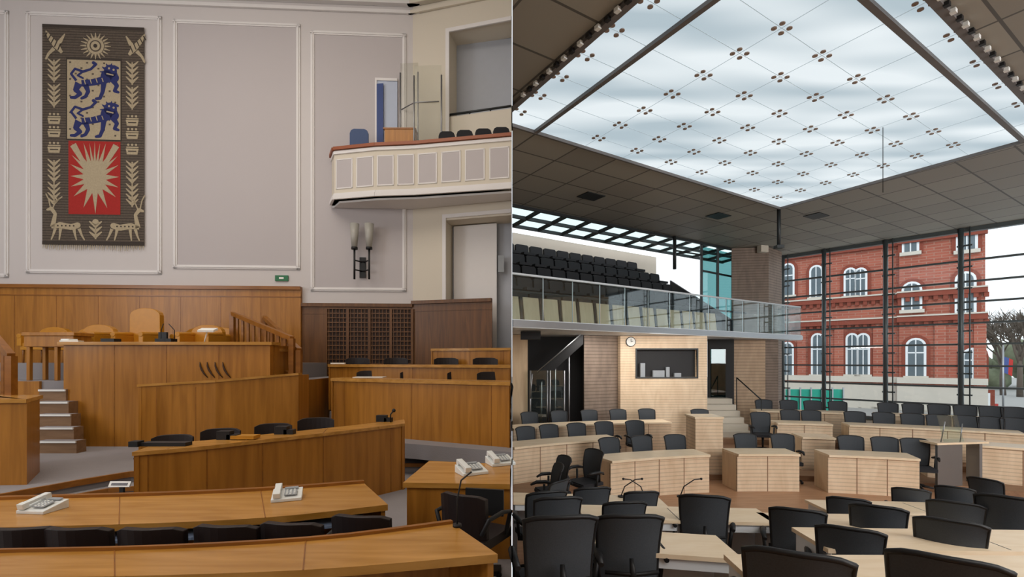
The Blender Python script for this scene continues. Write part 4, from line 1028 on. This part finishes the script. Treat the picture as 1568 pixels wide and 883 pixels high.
for v,h,o in ((462,.28,.25),(497,.3,.3),(584,.35,.3),(385,.2,.2)):
    z=fz(1310,v)
    mb.prism([fp(SLF,z,0),fp(st,z,0),fp(st,z+h,0),fp(SLF,z+h,0)],fn*o,2 if v!=584 else 1)
    mb.prism([fp(st-.1,z,.4),fp(FL+.1,z,.4),fp(FL+.1,z+h,.4),fp(st-.1,z+h,.4)],fn*(o+.1),2 if v!=584 else 1)
    if v in(462,497):
        mb.prism([fp(SLF,z+h,0),fp(st,z+h,0),fp(st,z+h+.08,0),fp(SLF,z+h+.08,0)],fn*(o+.05),1)
        mb.prism([fp(st-.1,z+h,.4),fp(FL+.1,z+h,.4),fp(FL+.1,z+h+.08,.4),fp(st-.1,z+h+.08,.4)],fn*(o+.15),1)
        s=SLF
        while s<FL: 
            oo=.5 if s>st else 0
            mb.prism([fp(s,z-.25,oo),fp(s+.2,z-.25,oo),fp(s+.2,z,oo),fp(s,z,oo)],fn*.2,2); s+=.42
for u in (1228,1285,1345,1376,1440,1500):
    s=fs(u); oo=.5 if s>st else 0
    mb.prism([fp(s-.25,zb_,oo),fp(s+.25,zb_,oo),fp(s+.25,fz(1310,497),oo),fp(s-.25,fz(1310,497),oo)],fn*.15,0)
def awin(u,v0,v1,w,arch=True):
    s=fs(u); oo=.5 if s>st else 0; z1=fz(u,v0); z0=fz(u,v1)
    def shape(hw,za,zb,o,m,th=.03):
        n=8; pts=[fp(s-hw,za,o),fp(s+hw,za,o)]
        if arch: pts+=[fp(s+hw*math.cos(math.pi*i/n),zb-hw+hw*math.sin(math.pi*i/n),o) for i in range(n+1)]
        else: pts+=[fp(s+hw,zb,o),fp(s-hw,zb,o)]
        mb.prism(pts,fn*th,m)
    hw=w/2
    shape(hw+.28,z0-.1,z1+.28,oo,2,.06); shape(hw+.1,z0,z1+.1,oo+.06,4,.02); shape(hw-.02,z0,z1-.02,oo+.08,3,.015)
    mb.prism([fp(s-.03,z0,oo+.09),fp(s+.03,z0,oo+.09),fp(s+.03,z1,oo+.09),fp(s-.03,z1,oo+.09)],fn*.03,4)
    zz=z0+(z1-z0)*.62; mb.prism([fp(s-hw,zz,oo+.09),fp(s+hw,zz,oo+.09),fp(s+hw,zz+.07,oo+.09),fp(s-hw,zz+.07,oo+.09)],fn*.03,4)
    mb.prism([fp(s-hw-.2,z0-.2,oo),fp(s+hw+.2,z0-.2,oo),fp(s+hw+.2,z0,oo),fp(s-hw-.2,z0,oo)],fn*.2,1)
for (u,a,b,w) in ((1207,405,452,.6),(1250,408,455,.6),(1302,412,453,.5),(1318,412,453,.5),(1397,435,475,.75),(1395,362,388,.6),(1300,340,375,.7),(1478,420,480,.7),(1480,345,385,.7),
                  (1206,525,575,.6),(1252,512,573,.55),(1305,512,573,.5),(1322,512,573,.5),(1403,520,575,.75),(1489,535,580,.7)):
    awin(u,a,b,w)
for u in (1210,1250,1305,1330,1350,1395,1420,1470,1500): awin(u,603,622,.6,False)
m_bd=plain('brick_dark',(128,64,50),.9,var=.1)
mb.obj('brick_ministry_building',[m_brick,m_stone,m_bd,m_wg,m_white2])
mb=MB(); mb.bb((-5,22.0,-.5),(90,90,-.3)); mb.obj('ground_outside',[plain('pavement',(150,150,148),.9)],clip=None)
mb=MB(); a=S(1208,596,23.0); b=S(1290,596,23.0); 
mb.prism([V((a.x,23,-.3)),V((b.x,23,-.3)),V((b.x,23,a.z)),V((a.x,23,a.z))],(0,.3,0),0)
for i in range(6): x=a.x+(b.x-a.x)*i/5; mb.beam((x,22.95,-.3),(x,22.95,a.z+.1),.06,.06,1)
mb.obj('teal_site_hoarding',[plain('teal_tarp',(28,150,128),.7,var=.1),m_steel])
mb=MB(); a=S(1536,600,24); mb.tube([V((a.x,24,-.3)),V((a.x,24,Z(528,24)))],.04,0,8)
q=V((a.x,24,Z(545,24))); mb.prism([q,q+V((.3,0,-.1)),q+V((.25,0,-.9)),q+V((0,0,-.8))],(0,.02,0),1); mb.prism([q+V((.3,0,-.1)),q+V((.5,0,-.2)),q+V((.45,0,-1.0)),q+V((.25,0,-.9))],(0,.02,0),2)
mb.obj('flag_pole',[m_steel,m_bluep,m_tr])
m_bark=plain('bark',(92,84,76),.9); m_leaf=plain('hedge_green',(110,118,96),.9,var=.4,scale=2)
def tree(name,x,y,h):
    mb=MB()
    def br(p,dr,l,r,lv):
        q=p+dr*l; mb.tube([p,p.lerp(q,.5)+V((random.uniform(-.05,.05)*l,0,0)),q],[r,r*.8,r*.6],0,5)
        if lv>0:
            for _ in range(4 if lv>1 else 5):
                nd=(dr+V((random.uniform(-.8,.8),random.uniform(-.8,.8),random.uniform(-.1,.6)))).normalized(); br(p.lerp(q,random.uniform(.6,1)),nd,l*.68,r*.55,lv-1)
    br(V((x,y,-.3)),V((0,0,1)),h*.35,h*.025,4)
    mb.obj(name,[m_bark])
tree('bare_tree',S(1536,0,42).x,42,9); tree('bare_tree',S(1562,0,40).x,40,9.5); tree('bare_tree',S(1590,0,46).x,46,10)
mb=MB()
for i in range(30):
    x=40+random.uniform(0,24); y=52+random.uniform(-2,4); r=random.uniform(.9,2.0); mb.ball((x,y,random.uniform(.3,3.4)),(r,r,r*.9),0,8)
mb.obj('hedge_mass',[m_leaf])
mb=MB()
for i in range(3):
    a=S(1504+i*10,618,27); mb.box((a.x,27,0),(.22,.12,.6),i%2,0)
mb.obj('street_barrier',[plain('barrier_red',(170,50,45),.6),m_paper])
# ================================================================= LIGHT
w=bpy.data.worlds.new('overcast_sky'); bpy.context.scene.world=w; w.use_nodes=True
bg=w.node_tree.nodes['Background']; bg.inputs[0].default_value=(.9,.95,1,1); bg.inputs[1].default_value=1.55
def area(name,loc,tgt,sx,sy,pw,col):
    l=bpy.data.lights.new(name,'AREA'); l.shape='RECTANGLE'; l.size=sx; l.size_y=sy; l.energy=pw; l.color=col
    o=bpy.data.objects.new(name,l); bpy.context.collection.objects.link(o); o.location=loc
    o.rotation_euler=(V(tgt)-V(loc)).to_track_quat('-Z','Y').to_euler(); return o
area('side_window_daylight',(-15.5,2.5,6.5),(-5,11,4.5),7,6,660,(.95,.97,1))
area('overhead_fill',(-6,5.5,12.6),(-6,6.5,0),7,6,540,(1,.9,.78))  # added overhead fill for the left room, no fixture hangs here
area('rear_window_daylight',(-6,-2.7,6.5),(-6,9,3),9,5,330,(1,.98,.95))
area('chamber_top_fill',(7,.6,6.8),(7,5,0),11,3,560,(1,.985,.95))  # added fill that brightens the near rows, no ceiling lamp here
area('chamber_rear_fill',(10,-2.7,4.5),(8,11,3.8),15,4,1500,(.97,.985,1))  # added fill from behind to lift the dark ceiling, rear wall has no window
area('under_gallery_fill',(3.6,13.3,zs0-.05),(3.8,14.2,0),4,.3,60,(1,.96,.9))  # added area lamp below the slab, no fixture modelled
s=bpy.data.lights.new('sun','SUN'); s.energy=.9; s.angle=.5; s.color=(1,.97,.93); so=bpy.data.objects.new('sun',s); bpy.context.collection.objects.link(so); so.rotation_euler=V((.35,.75,-.55)).to_track_quat('-Z','Y').to_euler()
# ================================================================= CAMERA
cam=bpy.data.cameras.new('camera'); co=bpy.data.objects.new('camera',cam); bpy.context.collection.objects.link(co)
cam.sensor_width=36; cam.lens=36*F/1568; cam.shift_y=(HZ-441.5)/1568; cam.clip_start=.05; cam.clip_end=300
co.location=(0,0,CZ); co.rotation_euler=(math.pi/2,0,0)
bpy.context.scene.camera=co
vs=bpy.context.scene.view_settings; vs.view_transform='Standard'; vs.look='None'
